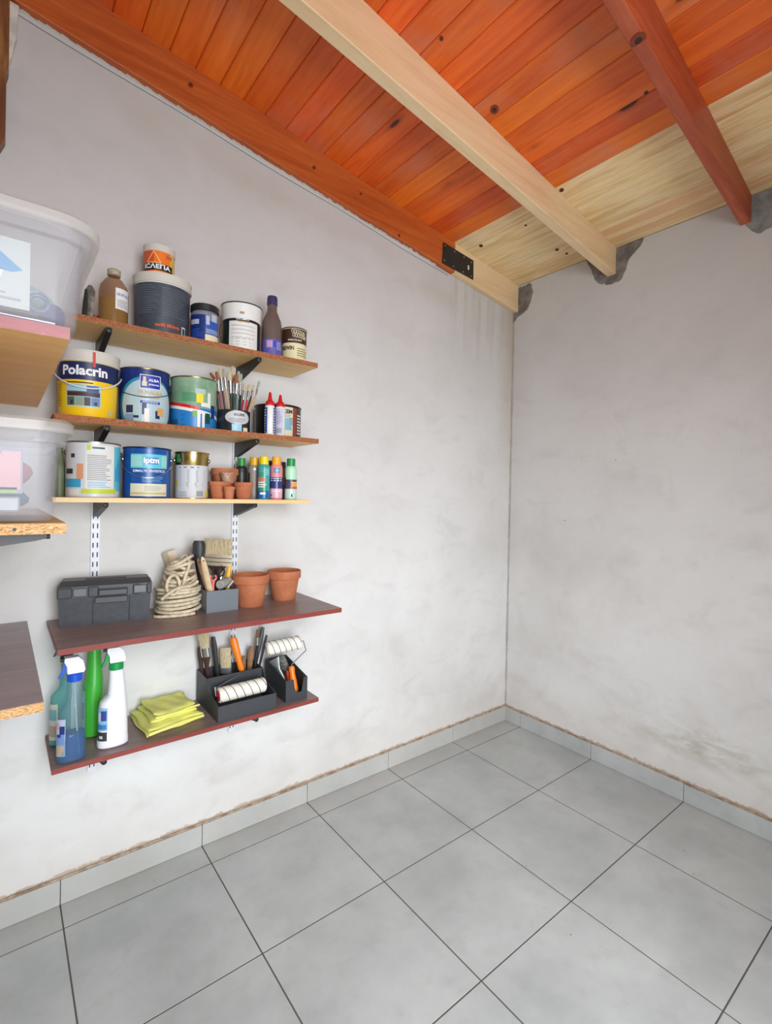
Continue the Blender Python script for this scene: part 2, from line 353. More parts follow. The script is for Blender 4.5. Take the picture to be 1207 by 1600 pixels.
    def shape(s, r, pts, mi=0, lift=.0006):   # flat polygon given as (angle, z) wrapped on the can
        V = [((r+lift)*math.sin(a), -(r+lift)*math.cos(a), z) for a, z in pts]
        return s.add(V, [tuple(range(len(V)))], mi)
    def text(s, st, size, r, a=0, z=0, mi=0, lift=.0009, bold=.01, sx=1, slope=0):
        v, f = text_mesh(st, bold)
        return s.add([((r+lift)*math.sin(a+x*size*sx/r), -(r+lift)*math.cos(a+x*size*sx/r), z+y*size+slope*x*size) for x, y, _ in v], f, mi)
    def ftext(s, st, size, o, ux, uz, mi=0, bold=.01, sx=1):   # flat lettering at o, along ux and uz
        v, f = text_mesh(st, bold); o, ux, uz = Vector(o), Vector(ux), Vector(uz)
        return s.add([tuple(o+ux*(x*size*sx)+uz*(y*size)) for x, y, _ in v], f, mi)
    def lines(s, r, a0, a1, z0, z1, n, mi, rnd=.3, lift=.0006, th=.45):
        st = (z1-z0)/n
        for k in range(n):
            e = a1-(a1-a0)*random.random()*rnd
            s.patch(r, a0, e, z0+k*st, z0+k*st+st*th, mi, 3, th=.0002, lift=lift)
        return s
    def build(s, name, mats, parent=None, rel=True, smooth=True, ang=35):
        me = bpy.data.meshes.new(name)
        off = parent.location if (parent is not None and rel and parent.type == 'EMPTY') else Vector((0, 0, 0))
        if parent is not None and rel and parent.type != 'EMPTY' and parent.parent is not None and parent.parent.type == 'EMPTY' and not parent.get('_loc'): off = parent.parent.location
        me.from_pydata([tuple(Vector(x)-off) for x in s.v], [], s.f)
        for m in (mats if isinstance(mats, (list, tuple)) else [mats]): me.materials.append(m)
        me.polygons.foreach_set('material_index', s.m)
        if smooth:
            me.shade_smooth(); me.set_sharp_from_angle(angle=math.radians(ang))
        me.update()
        o = bpy.data.objects.new(name, me); C.objects.link(o)
        if parent is not None: o.parent = parent
        return o
def tag(o, label, cat, group=None):
    o['label'] = label; o['category'] = cat
    if group: o['group'] = group
    return o
def thing(name, label, cat, loc=(0, 0, 0), rz=0, group=None):
    o = bpy.data.objects.new(name, None); C.objects.link(o); o.location = loc; o.rotation_euler = (0, 0, rz); o.empty_display_size = .05
    return tag(o, label, cat, group)
def struct(o): o['kind'] = 'structure'; return o

# ================================================================== ROOM SHELL
XW = -2.62; YB = -2.55; S = .14; ZB = 2.478; ZT = 2.635     # roof slope, rafter underside, board underside at the right wall
zt = lambda x, z0=ZT: z0-S*x
def wall_slab(name, pts, off, m): return struct(MB().prism(pts, off).build(name, m, smooth=False))
wall_left = wall_slab('wall_left', [(XW-.12, 0, -.05), (.12, 0, -.05), (.12, 0, zt(.12)), (XW-.12, 0, zt(XW-.12))], (0, .12, 0), WL)
wall_right = wall_slab('wall_right', [(0, YB-.12, -.05), (0, 0, -.05), (0, 0, ZT), (0, YB-.12, ZT)], (.12, 0, 0), WR)
wall_slab('wall_side', [(XW, YB-.12, -.05), (XW, 0, -.05), (XW, 0, zt(XW)), (XW, YB-.12, zt(XW))], (-.12, 0, 0), WR)
# back wall with the doorway the daylight comes through
D0, D1, DH = -2.6, -1.45, 2.1
bw = MB()
bw.prism([(XW, YB, -.05), (D0, YB, -.05), (D0, YB, zt(D0)), (XW, YB, zt(XW))], (0, -.12, 0))
bw.prism([(D1, YB, -.05), (0, YB, -.05), (0, YB, ZT), (D1, YB, zt(D1))], (0, -.12, 0))
bw.prism([(D0, YB, DH), (D1, YB, DH), (D1, YB, zt(D1)), (D0, YB, zt(D0))], (0, -.12, 0))
struct(bw.build('wall_back', WR, smooth=False))
# floor: grout bed and single tiles
T = .45; AX = .465; AY = .1216
floor = struct(MB().box((XW, YB-.12, -.05), (0, 0, -.0007)).build('floor', GROUT, smooth=False))
xs = [0]+[-AX-T*k for k in range(5)]+[XW]; ys = [0]+[-AY-T*k for k in range(6) if -AY-T*k > YB+.05]+[YB]
cache = {}
for i in range(len(xs)-1):
    for j in range(len(ys)-1):
        w, d = xs[i]-xs[i+1], ys[j]-ys[j+1]
        if w < .02: continue
        key = (round(w, 3), round(d, 3)); g = .0022
        if key not in cache:
            cache[key] = MB().box((-w/2+g, -d/2+g, -.006), (w/2-g, d/2-g, 0), bev=.0003).build('tile', TILE, floor, smooth=False).data
            o = [c for c in floor.children if c.data == cache[key]][0]
        else:
            o = bpy.data.objects.new('tile', cache[key]); C.objects.link(o); o.parent = floor
        o.location = ((xs[i]+xs[i+1])/2, (ys[j]+ys[j+1])/2, random.uniform(-.0001, .0002))
# skirting
for side in ('left', 'right'):
    h = .081
    b = MB().box((XW, -.005, 0), (-.001, -.0005, h-.001)) if side == 'left' else MB().box((-.005, YB, 0), (-.0005, -.001, h-.001))
    bb = struct(b.build('baseboard_'+side, GROUT, smooth=False))
    cuts = xs if side == 'left' else [0, -.0]+ys[1:]
    cuts = sorted(set(cuts), reverse=True)
    for a, c in zip(cuts[:-1], cuts[1:]):
        if abs(a-c) < .02: continue
        hh = h+random.uniform(-.001, .001)+(.002 if side == 'left' and a > -1 else 0)
        if side == 'left': MB().box((a-.0012-(.009 if a == 0 else 0), -.013, .001), (c+.0012, -.005, hh), bev=.0008).build('tile', TILE, bb, smooth=False)
        else: MB().box((-.013, a-.0012, .001), (-.005, c+.0012, hh), bev=.0008).build('tile', TILE, bb, smooth=False)
    # ragged mortar bead on top of the skirting
    r1 = random.Random(3 if side == 'left' else 4); pts = []; rr = []
    L0 = XW if side == 'left' else YB
    n = 130
    for k in range(n+1):
        t_ = L0*k/n
        q = (-.004-.002*r1.random(), h+.001+.003*r1.random()); rr.append(.003+.003*r1.random())
        pts.append((t_, q[0], q[1]) if side == 'left' else (q[0], t_, q[1]))
    mo = MB().tube(pts, rr, 6).build('mortar_bead', noise_mat('earthy mortar', (140, 116, 94), (182, 164, 144), 40, .95, .6), bb)
# ceiling: boards one by one under a closed roof deck
ceiling = struct(MB().prism([(XW-.12, 0.12, zt(XW-.12, ZT+.016)), (.12, .12, zt(.12, ZT+.016)), (.12, .12, zt(.12, ZT+.08)), (XW-.12, .12, zt(XW-.12, ZT+.08))], (0, YB-.24, 0)).build('ceiling', ORANGE, smooth=False))
edges = [0]+[-.0917*k for k in range(1, 7)]+[-.55-.0894*k for k in range(1, 25)]
for a, c in zip(edges[:-1], edges[1:]):
    c = max(c, XW)
    if a-c < .02: break
    pale = a > -.54; g = .0008; v = .0035
    if pale: v = .0024
    a2, c2 = a-g, c+g; z = lambda x, o=0: zt(x)+o
    jit = random.uniform(-.0007, .0007)
    prof = [(a2, z(a2, v)), (a2-v, z(a2-v, jit)), (c2+v, z(c2+v, jit)), (c2, z(c2, v)), (c2, z(c2, .0155)), (a2, z(a2, .0155))]
    MB().prism([(x, -.0005, zz) for x, zz in prof], (0, YB+.0005, 0)).build('board', PALE if pale else ORANGE, ceiling, smooth=False)
# rafters
def rafter(name, ends, m, bev=.003):     # ends: (x, y0, y1, z of the underside)
    V = []
    for x, y0, y1, zb in ends:
        z2 = zt(x)-.0006
        V.append([(x, y0+bev, zb), (x, y1-bev, zb), (x, y1, zb+bev), (x, y1, z2), (x, y0, z2), (x, y0, zb+bev)])
    return MB().loft(V).build(name, m, smooth=False)
lin = lambda x, a, b: tuple(p+(q-p)*(x-a[0])/(b[0]-a[0]) for p, q in zip(a, b))
def raft2(name, a, b, m): return rafter(name, [lin(XW, a, b), lin(-.0008, a, b)], m)
r2 = tag(raft2('rafter', (0, -.642, -.595, 2.503), (-1.5, -.666, -.615, 2.688), PALEB), 'pale raw pine rafter crossing the middle of the orange ceiling', 'rafter', 'roof rafters')
r3 = tag(raft2('rafter', (0, -1.224, -1.184, 2.524), (-1.2, -1.277, -1.235, 2.650), ORANGEC), 'reddish stained rafter on the right, with a big knot, meeting the right wall', 'rafter', 'roof rafters')
r1 = tag(rafter('wall_rafter', [(XW, -.034, -.0006, zt(XW, ZB)), (-.545, -.034, -.0006, zt(-.545, ZB))], ORANGEB), 'long orange stained rafter running along the top of the shelf wall', 'rafter', 'roof rafters')
r1b = tag(rafter('wall_rafter', [(-.5455, -.034, -.0006, zt(-.5455, ZB)), (-.0008, -.034, -.0006, zt(0, ZB))], PALEB), 'short raw pine rafter end in the corner, spliced on by a black plate', 'rafter', 'roof rafters')
# big knot on the red rafter and small ones on the wall rafter
def knot(p, r, nrm, parent, dark=True):
    n = Vector(nrm).normalized(); u = n.orthogonal().normalized(); w = n.cross(u); mb = MB()
    for k, (rr, h, mi) in enumerate(((r, .0012, 0), (r*.5, .0018, 1))):
        ring = lambda hh, q: [tuple(Vector(p)+u*q*1.25*math.cos(a)+w*q*math.sin(a)+n*hh) for a in [2*PI*i/14 for i in range(14)]]
        mb.loft([ring(-.001, rr), ring(h*.6, rr), ring(h, rr*.8)], mi)
    return mb.build('knot', [mat('knot ring', (120, 52, 26), .6), mat('knot core', (58, 26, 14), .7)], parent)
q = P(995, 48, y=-1.255); zz = zt(q.x, ZB)
knot((-1.06, -1.254, 2.6353), .02, (0, 0, -1), r3)
for u, v, r in ((298, 133, .009), (491, 262, .008), (564, 303, .006), (624, 368, .007)):
    q = P(u, v, y=-.034); knot(q, r, (0, -1, 0), r1)
for u, v, r, pa in ((773, 171, .016, -1), (878, 297, .01, -1), (752, 384, .011, -1), (547, 69, .008, -1), (871, 390, .010, -1), (886, 396, .008, -1), (822, 352, .006, -1), (1010, 145, .007, -1), (690, 60, .007, -1)):
    d = P(u, v, z=2.7); t0 = d
    for _ in range(6): t0 = P(u, v, z=zt(t0.x))
    knot(t0, r, (S, 0, -1) if False else (-S, 0, -1), ceiling)
# splice plate
pl = thing('splice_plate', 'black steel splice plate with pale screws joining orange and raw wood', 'metal plate', (-.54, -.036, 2.6))
a, b, c, d = [P(*q, y=-.0345) for q in ((692.5, 378.5), (740, 407.5), (739.5, 437.5), (691, 411))]
MB().prism([a, b, c, d], (0, -.0025, 0)).build('plate', BLACKM, pl, smooth=False)
mb = MB()
for u, v in ((696, 383.5), (710.5, 393), (725.5, 402), (737, 410), (695, 406.5), (709, 416), (724, 425), (736.5, 431.5)):
    q = P(u, v, y=-.037)
    MB().rod(q, q+Vector((0, -.0022, 0)), [(0, .0042, .0042), (1, .003, .003)], (1, 0, 0), 10).build('screw', STEEL, pl)
q = P(732.5, 418, y=-.0372); MB().box(q-Vector((.0055, 0, .012)), q+Vector((.0055, .0007, .012))).build('price_tag', PAPER, pl, smooth=False)
# ragged white paint lapping onto the wall rafter, and dark crack below it
mb = MB(); rp = random.Random(5); N_ = 90
for k in range(N_):
    x0 = -2.5+(2.5-.66)*k/N_; x1 = x0+(2.5-.66)/N_
    h0 = .006+.008*rp.random()*(1.8 if k % 13 == 3 else 1)
    mb.prism([(x0, -.0006, zt(x0, ZB)-.0002), (x1, -.0006, zt(x1, ZB)-.0002), (x1, -h0*.7-.001, zt(x1, ZB)-.0002), (x0, -h0-.001, zt(x0, ZB)-.0002)], (0, 0, -.0008))
mb.build('paint_smear', mat('white paint smear', (214, 208, 200), .7), r1, smooth=False)
mb = MB()
pts = [(x, -.0005, zt(x, ZB)-.014+.003*math.sin(x*9)) for x in [-2.45+.07*k for k in range(28)]]
mb.tube(pts, .0012, 5)
mb.build('crack', mat('crack', (110, 106, 98), .9), wall_left)
# cement pockets round the rafter ends in the right wall
def pocket(pix, m, rs):
    rp = random.Random(rs); pts = [P(u, v, x=0) for u, v in pix]; out = []
    for i, p in enumerate(pts):
        q = pts[(i+1) % len(pts)]; n = max(1, int((q-p).length/.012))
        for k in range(n):
            w = p.lerp(q, k/n); out.append((0, min(-.0002, w.y+rp.uniform(-.0035, .0035)), min(w.z+rp.uniform(-.0035, .0035), ZT-.0005)))
    o = MB().prism(out, (-.0028, 0, 0)).build('mortar_pocket', m, wall_right, smooth=False)
    return o
pocket([(806, 452), (830.7, 442), (833, 456), (829, 472), (826, 482), (819, 489), (808, 497), (801, 507), (797, 495)], CEMENT, 1)
pocket([(916, 405), (926, 424), (930, 437), (935, 442.5), (955, 445.5), (970.7, 438), (979, 421), (983.6, 403.6), (998, 389), (1004, 380), (1007.5, 367), (986, 372), (940, 388)], CEMENT, 2)
pocket([(1150, 344), (1169, 353), (1179, 363), (1185, 366), (1190.6, 363), (1206, 354), (1220, 330), (1224, 300), (1220, 275), (1207, 278), (1175, 292)], CEMENT2, 3)
# old door post with a lump of plaster at the left end of the shelf wall
q0 = P(13.5, 60, y=-.03); q1 = P(8, 236, y=-.03)
mb = MB(); 
mb.prism([(XW+.002, -.001, zt(XW, ZB)-.02), (XW+.002, -.001, q1.z), (q1.x-.012, -.001, q1.z), (q1.x, -.001, q1.z+.03), (q0.x-.004, -.001, q0.z-.12), (q0.x+.001, -.001, q0.z-.1), (q0.x, -.001, zt(q0.x, ZB)-.004)], (0, -.05, 0))
tr = struct(mb.build('trim_1', POSTW, smooth=False))
q2 = P(30, 0, y=-.02); q3 = P(26, 60, y=-.02); q4 = P(16, 92, y=-.02)
mb = MB().prism([(q0.x+.0012, -.001, zt(q0.x, ZB)-.006), (q2.x, -.001, zt(q2.x, ZB)-.005), (q2.x-.003, -.001, q2.z-.06), (q3.x, -.001, q3.z), (q3.x-.006, -.001, q3.z-.03), (q4.x+.003, -.001, q4.z), (q0.x+.0012, -.001, q4.z-.01)], (0, -.024, 0))
mb.build('plaster_lump', PLASTW, tr, smooth=False)

# ================================================================== SHELVING
RX = (P(149.2, 827, y=-.012).x, P(367.8, 800, y=-.012).x)
def rail(x, label):
    t = thing('shelf_rail', label, 'shelf rail', (x, 0, .41), 0, 'slotted uprights')
    w = .0125; mb = MB()
    mb.box((x-w, -.012, .41), (x+w, -.0105, 1.9)); mb.box((x-w, -.0105, .41), (x-w+.0015, -.0003, 1.9)); mb.box((x+w-.0015, -.0105, .41), (x+w, -.0003, 1.9))
    mb.build('channel', RAILW, t, smooth=False)
    sm = MB(); z = .425; n = 0
    while z < 1.88:
        for sx in (-1, 1): sm.box((x+sx*.0062-.0018, -.01225, z), (x+sx*.0062+.0018, -.0119, z+.0165))
        z += .032
    sm.build('slots', SLOT, t, smooth=False)['kind'] = 'stuff'
    for zz in (.44, 1.0, 1.29, 1.62): MB().rod((x, -.012, zz-.002), (x, -.0138, zz-.002), [(0, .0042, .0042), (1, .0025, .0025)], (1, 0, 0), 10).build('screw', STEEL, t)
    return t
rail(RX[0], 'white slotted upright rail nearer the camera, behind the toolbox')
rail(RX[1], 'white slotted upright rail on the right, behind the pots and wide brush')
def bracket(x, ztop, ln, hgt, label, yaw=0, tipr=.0075, root=None):
    t = thing('shelf_bracket', label, 'bracket', root or (x, -.013, ztop), yaw, 'black shelf brackets')
    # local: runs along -Y
    mb = MB(); w = .0085
    prof = [(0, -.0004), (-ln, -.0004), (-ln, -.012), (-ln*.93, -.016), (-.012, -hgt), (0, -hgt*.97)]
    mb.prism([(-w, y, z) for y, z in prof], (2*w, 0, 0))
    mb.build('arm', BLACKM, t, rel=False, smooth=False)
    MB().rod((0, -ln+.004, -.0085), (0, -ln-.006, -.0085), [(0, tipr, tipr), (.9, tipr, tipr), (1, tipr*.8, tipr*.8)], (1, 0, 0), 14).build('end_cap', BLACK, t, rel=False)
    MB().box((-.004, .0002, -hgt*.9), (.004, .0045, -.01)).build('hook', BLACKM, t, rel=False, smooth=False)
    return t
SH = {  # name: x0, x1, depth, z bottom, z top, materials top/edge
 'A': (-2.315, -1.478, .235, 1.843, 1.861), 'B': (-2.318, -1.476, .25, 1.549, 1.567), 'C': (-2.318, -1.505, .24, 1.317, 1.331),
 'D': (-2.312, -1.44, .38, .919, .935), 'E': (-2.312, -1.462, .262, .553, .568)}
def shelf(k, label, mface, medge, gap=.0125):
    x0, x1, d, z0, z1 = SH[k]
    mb = MB(); e = .0012
    mb.box((x0+e, -d+e, z0), (x1-e, -gap, z1)); o = mb
    b = MB(); b.add([], [])
    t = thing('shelf_board', label, 'shelf', ((x0+x1)/2, -gap, z0), 0, 'wall shelves')
    mb.build('panel', mface, t, smooth=False)
    eb = MB(); eb.box((x0, -d, z0+.0002), (x1, -d+e, z1-.0002)); eb.box((x0, -d+e, z0+.0002), (x0+e, -gap, z1-.0002)); eb.box((x1-e, -d+e, z0+.0002), (x1, -gap, z1-.0002))
    eb.build('edge_band', medge, t, smooth=False)
    return t
shelf('A', 'topmost ochre shelf board, holding the dark bucket', MELA, CHIPR)
shelf('B', 'second ochre shelf board from the top, holding the yellow bucket and brushes', MELA, CHIPR)
shelf('C', 'thin light wood shelf board holding the spray cans', MELA, LIGHTW)
shelf('D', 'deep plum shelf board with red edge under the toolbox', PURP, REDE)
shelf('E', 'lowest narrow plum shelf board with red edge under the yellow cloth', PURP, REDE)
nm = {'A': 'topmost shelf', 'B': 'shelf with the yellow bucket', 'C': 'light wood shelf', 'D': 'deep plum shelf', 'E': 'lowest plum shelf'}
for k, (ln, hg) in {'A': (.205, .055), 'B': (.2, .055), 'C': (.19, .052), 'D': (.2, .05), 'E': (.235, .028)}.items():
    for i in (0, 1):
        bracket(RX[i], SH[k][3], ln, hg, 'black bracket under the %s, on the %s rail' % (nm[k], ('left', 'right')[i]))
# shelves on the side wall at the left edge of the view
def sshelf(z0, z1, yf, x1, mface, medge, label, depth_y=0.0):
    t = thing('shelf_board', label, 'shelf', (XW, -.3, z0), 0, 'side wall shelves')
    MB().box((XW+.0006, yf+.0014, z0), (x1, -.0006, z1)).build('panel', mface, t, smooth=False)
    MB().box((XW+.0006, yf, z0+.0003), (x1, yf+.0014, z1-.0003)).build('edge_band', medge, t, smooth=False)
    return t
sF = sshelf(1.610, 1.630, -.92, -2.343, MELB, PINKE, 'golden shelf board at the left edge under the large plastic box')
sG = sshelf(1.2735, 1.2925, -.85, -2.338, MELA, CHIP, 'raw particle board shelf under the smaller plastic box at the left edge')
sH = sshelf(.920, .939, -.755, -2.362, PURP2, CHIP, 'empty plum grey shelf at the lower left edge with raw particle board end')
MB().rod((-2.413, -.8501, 1.283), (-2.413, -.8506, 1.283), [(0, .003, .003), (1, .003, .003)], (1, 0, 0), 10).build('dowel_hole', BLACK, sG)
for z, ln, lab in ((1.610, .15, 'under the golden shelf'), (1.2735, .243, 'under the raw particle board shelf'), (.920, .15, 'under the empty plum grey shelf')):
    bracket(0, z, ln, .048, 'black bracket on the side wall '+lab, PI/2, .005, (XW+.013, -.79, z))
    tag(MB().box((XW+.0004, -.802, z-.12), (XW+.0126, -.778, z+.0-.0005)).build('shelf_rail', RAILW, smooth=False), 'white rail stub on the side wall '+lab, 'shelf rail')

# ================================================================== CONTAINERS
def face(x, y): return math.atan2(CAM.y-y, CAM.x-x)+PI/2
def canroot(name, label, cat, x, y, z, group=None, turn=0): return thing(name, label, cat, (x, y, z), face(x, y)+turn, group)
def bail(t, r, zp, drop, m=CHROME, th=.0012, swing=.5):
    # wire handle hanging in front: from side ear to side ear
    pts = []
    for k in range(25):
        a = -1.45+2.9*k/24; rr = r+.004
        zz = zp-drop*math.cos(a/1.45*PI/2)
        pts.append((rr*math.sin(a), -rr*math.cos(a), zz))
    MB().tube(pts, th, 6).build('bail_handle', m, t, rel=False)
def ears(t, r, zp, m=STEEL, s=.007):
    for sg in (-1, 1):
        a = sg*1.5; p = Vector((r*math.sin(a), -r*math.cos(a), zp)); n = Vector((math.sin(a), -math.cos(a), 0))
        MB().rod(p-n*.001, p+n*.005, [(0, s, s), (.5, s, s), (1, s*.5, s*.5)], (0, 0, 1), 12).build('ear', m, t, rel=False)
def paint_can(t, r, h, mbody, mrim, rimh=.006):
    MB().lathe([(r*.985, 0), (r+.0008, .002), (r, .005), (r, h-rimh), (r+.0018, h-rimh+.001), (r+.0018, h-.001), (r-.001, h), (r-.004, h-.004), (r*.82, h-.005)], seg=48, cap=(1, 0)).build('body', mbody, t, rel=False)
    MB().lathe([(r*.83, h-.0052), (r*.83, h-.002), (r*.78, h-.001), (r*.74, h-.004), (r*.05, h-.004)], seg=40).build('lid', mrim, t, rel=False)
    MB().lathe([(r-.0005, h-rimh+.0005), (r+.0022, h-rimh+.001), (r+.0024, h-.0015), (r-.0005, h+.0003)], seg=48, cap=(0, 0)).build('rim', mrim, t, rel=False)
def bucket(t, r0, r1, h, mbody, mlid, lidh=.02):
    MB().lathe([(r0*.97, 0), (r0, .003), (r1, h-lidh)], seg=48).build('body', mbody, t, rel=False)
    MB().lathe([(r1+.002, h-lidh-.004), (r1+.004, h-lidh-.003), (r1+.004, h-lidh+.003), (r1+.003, h-lidh+.004), (r1+.003, h-.006), (r1+.0045, h-.005), (r1+.0045, h-.001), (r1+.002, h), (r1-.004, h), (r1-.007, h-.004), (.004, h-.004)], seg=48, cap=(0, 1)).build('lid', mlid, t, rel=False)

zA, zB, zC, zD, zE = (SH[k][4] for k in 'ABCDE')
GP = 'paint tins and buckets on the shelves'
# --- shelf A
# yellow solvent bottle
t = canroot('plastic_bottle', 'cloudy bottle of yellow liquid with white label on the top shelf', 'bottle', -2.163, -.165, zA)
MB().lathe([(.034, 0), (.039, .004), (.0405, .02), (.0405, .105), (.037, .125), (.024, .145), (.0165, .152), (.0165, .158)], seg=36).build('body', AMBC, t, rel=False)
MB().lathe([(.033, .002), (.0385, .006), (.0395, .02), (.0395, .082), (.001, .0822)], seg=36).build('liquid', LIQY, t, rel=False)
MB().lathe([(.0175, .1585), (.0185, .159), (.0185, .176), (.016, .178)], seg=24).build('cap', noise_mat('dusty cap', (150, 140, 118), (178, 168, 146), 80, .8), t, rel=False)
lb = MB(); lb.patch(.0405, .12, 1.25, .048, .112, 0); lb.lines(.0405, .25, 1.15, .055, .08, 5, 1); lab_ = lb.build('label', [PAPER, GTXT], t, rel=False)
MB().text('GUITAL', .011, .0405, .66, .093, bold=.03).build('lettering', mat('label blue', (60, 120, 180), .6), lab_, rel=False)
# scraper and red scrap beside it
t = thing('pliers', 'dull grey folded metal tool standing behind the large plastic box on the top shelf', 'tool', P(140, 497, y=-.17)*1)
a = P(138, 499, y=-.17); b = P(141, 446, y=-.16); a.z = zA
MB().rod(a, b, [(0, .014, .005), (.5, .013, .005), (.6, .017, .006), (.85, .016, .006), (1, .006, .003)]).build('jaw', noise_mat('dull metal', (104, 100, 92), (138, 132, 120), 60, .5, .2, .4), t)
a = P(131, 497, y=-.175); b = P(135, 452, y=-.16); a.z = zA
MB().rod(a, b, [(0, .008, .004), (.6, .007, .004), (1, .004, .003)]).build('grip', mat('dark green grip', (30, 44, 36), .5), t)
q = P(148.5, 498, y=-.15); t = thing('bottle_cap', 'small red cap beside the yellow liquid bottle', 'cap', (q.x, -.15, zA))
MB().lathe([(.013, 0), (.014, .002), (.014, .026), (.012, .028)], c=(q.x, -.15, zA), seg=20).build('shell', DRED, t)
# big dark bucket
t = canroot('paint_bucket', 'large bucket with dark slate label and white lid on the top shelf', 'bucket', -2.011, -.118, zA, GP)
bucket(t, .0815, .0865, .197, WHITE, OFFW, .026)
lb = MB(); R = .0835
lb.patch(.0822, -1.5, 1.5, .006, .164, 0, r1=.0862)
for k in range(13): lb.patch(.0822+.004*(.06+k*.0072)/.158, -1.1+.1*random.random(), -.12-.3*random.random(), .066+k*.0072, .0682+k*.0072, 1, 6, lift=.0012, th=.0002)
for k in range(13): lb.patch(.0822+.004*(.06+k*.0072)/.158, -.02, .95-.4*random.random(), .062+k*.0072, .0642+k*.0072, 1, 6, lift=.0012, th=.0002)
lb.patch(.0822, .78, .98, .01, .04, 2, lift=.001); lb.patch(.0822, .81, .95, .0145, .0355, 0, lift=.0014)
lab_ = lb.build('label', [SLATE, mat('slate print', (92, 100, 110), .6), PAPER], t, rel=False)
MB().text('swift liftings', .016, .0826, .2, .03, bold=.02, lift=.0016).build('lettering', mat('orange print', (236, 92, 40), .6), lab_, rel=False)
# orange tub on it
t = canroot('filler_tub', 'small orange and white tub standing on the dark bucket', 'tub', -2.023, -.118, zA+.197, GP)
r = .046
MB().lathe([(r*.96, 0), (r, .002), (r*1.02, .088)], seg=40).build('body', OFFW, t, rel=False)
MB().lathe([(r*1.04, .084), (r*1.06, .085), (r*1.06, .106), (r*1.0, .108), (.003, .107)], seg=40, cap=(0, 1)).build('lid', OFFW, t, rel=False)
lb = MB(); lb.patch(r, -1.5, -.35, .003, .083, 0, r1=r*1.02); lb.patch(r, -.35, .75, .003, .083, 1, r1=r*1.02); lb.patch(r, .75, 1.35, .003, .083, 2, r1=r*1.02)
for (a0, z0), (a1, z1) in (((-.8, .044), (-.35, .081)), ((-.35, .081), (.1, .044)), ((-.8, .044), (.1, .044))):
    for q in range(6):
        b0, b1, y0, y1 = a0+(a1-a0)*q/6, a0+(a1-a0)*(q+1)/6, z0+(z1-z0)*q/6, z0+(z1-z0)*(q+1)/6
        dx, dz = (b1-b0)*r, y1-y0; L = math.hypot(dx, dz); px_, pz_ = -dz/L*.0013/r, dx/L*.0013
        lb.shape(r, [(b0-px_, y0-pz_), (b1-px_, y1-pz_), (b1+px_, y1+pz_), (b0+px_, y0+pz_)], 3, lift=.0022)
lb.patch(r, -1.3, .95, .02, .042, 4, lift=.0012, r1=r*1.006); lb.patch(r, -1.2, .6, .013, .016, 3, lift=.001); lb.patch(r, -.6, .5, .006, .010, 4, lift=.001)
lb.patch(r, .45, .85, .064, .074, 5, lift=.002)
lab_ = lb.build('label', [mat('rust orange print', (206, 84, 30), .5), ORG, mat('sand print', (216, 176, 84), .5), mat('peach line', (250, 190, 140), .5), BLACK, mat('rose print', (190, 90, 84), .5)], t, rel=False)
MB().text('ICΛEПA', .02, r, -.16, .031, bold=.035, lift=.003, sx=1.15).build('lettering', WTXT, lab_, rel=False)
# blue jar
t = canroot('plastic_jar', 'blue labelled jar with black screw lid on the top shelf', 'jar', -1.884, -.16, zA)
r = .0445
MB().lathe([(r*.95, 0), (r, .003), (r, .106), (r*.9, .112)], seg=40).build('body', mat('grey jar plastic', (120, 124, 136), .4), t, rel=False)
MB().lathe([(r*1.02, .1115), (r*1.05, .1125), (r*1.05, .131), (r*.98, .134)], seg=40).build('lid', BLACK, t, rel=False)
lb = MB(); lb.patch(r, -1.5, .05, .004, .095, 0); lb.patch(r, .05, 1.3, .03, .078, 1); lb.patch(r, .05, 1.4, .004, .029, 2)
lb.patch(r, -1.2, -.4, .062, .078, 3, lift=.001); lb.lines(r, .1, 1.2, .034, .05, 4, 3, lift=.001); lb.lines(r, -1.3, -.1, .02, .05, 5, 1, lift=.001); lb.patch(r, .1, .35, .062, .092, 3, lift=.001); lb.patch(r, .5, 1.0, .076, .1, 3, lift=.001)
lab_ = lb.build('label', [DBLUE, mat('cobalt', (44, 84, 170), .4), CREAM, mat('pale print', (176, 184, 196), .5)], t, rel=False)
# white can with black band
t = canroot('paint_can', 'white paint can with black band and handwritten scribbles on the top shelf', 'paint can', -1.745, -.14, zA, GP)
r = .069
MB().lathe([(r*.93, 0), (r*.94, .003), (r*.94, .118)], seg=44).build('body', mat('blackish green plastic', (22, 40, 36), .4), t, rel=False)
MB().lathe([(r*.945, .112), (r*1.0, .116), (r*1.03, .166), (r*1.05, .167), (r*1.05, .17), (r*.98, .17), (r*.94, .15), (.003, .15)], seg=44, cap=(0, 1)).build('lid', WHITE, t, rel=False)
MB().lathe([(r*1.045, .1665), (r*1.06, .1672), (r*1.06, .1705), (r*1.0, .1708)], seg=44, cap=(0, 0)).build('rim', BLACK, t, rel=False)
lb = MB(); lb.patch(r*.94, -.7, .98, .004, .104, 0); lb.patch(r*.945, -1.5, 1.3, .1045, .1165, 1, lift=.0006); lb.patch(r*1.0, -.1, .12, .128, .136, 2, lift=.0012)
lb.patch(r*.94, -.2, .4, .1, .104, 3, lift=.001)
lb.lines(r*.94, -.55, .6, .02, .05, 3, 4, lift=.001, th=.15); lab_ = lb.build('label', [WHITE, BLACK, mat('tan print', (170, 140, 110), .6), mat('amber drip', (200, 150, 60), .5), GTXT], t, rel=False)
rs = random.Random(11); sc = MB()
for row in range(4):
    a0 = -.55; z = .088-row*.014; pts = []
    for k in range(34):
        a = a0+1.3*k/34; pts.append(((r*.94+.0014)*math.sin(a), -(r*.94+.0014)*math.cos(a), z+.0035*math.sin(k*2.1+row)*rs.uniform(.3, 1.2)))
    sc.tube(pts, .00045, 4)
sc.build('handwriting', DTXT, t, rel=False)
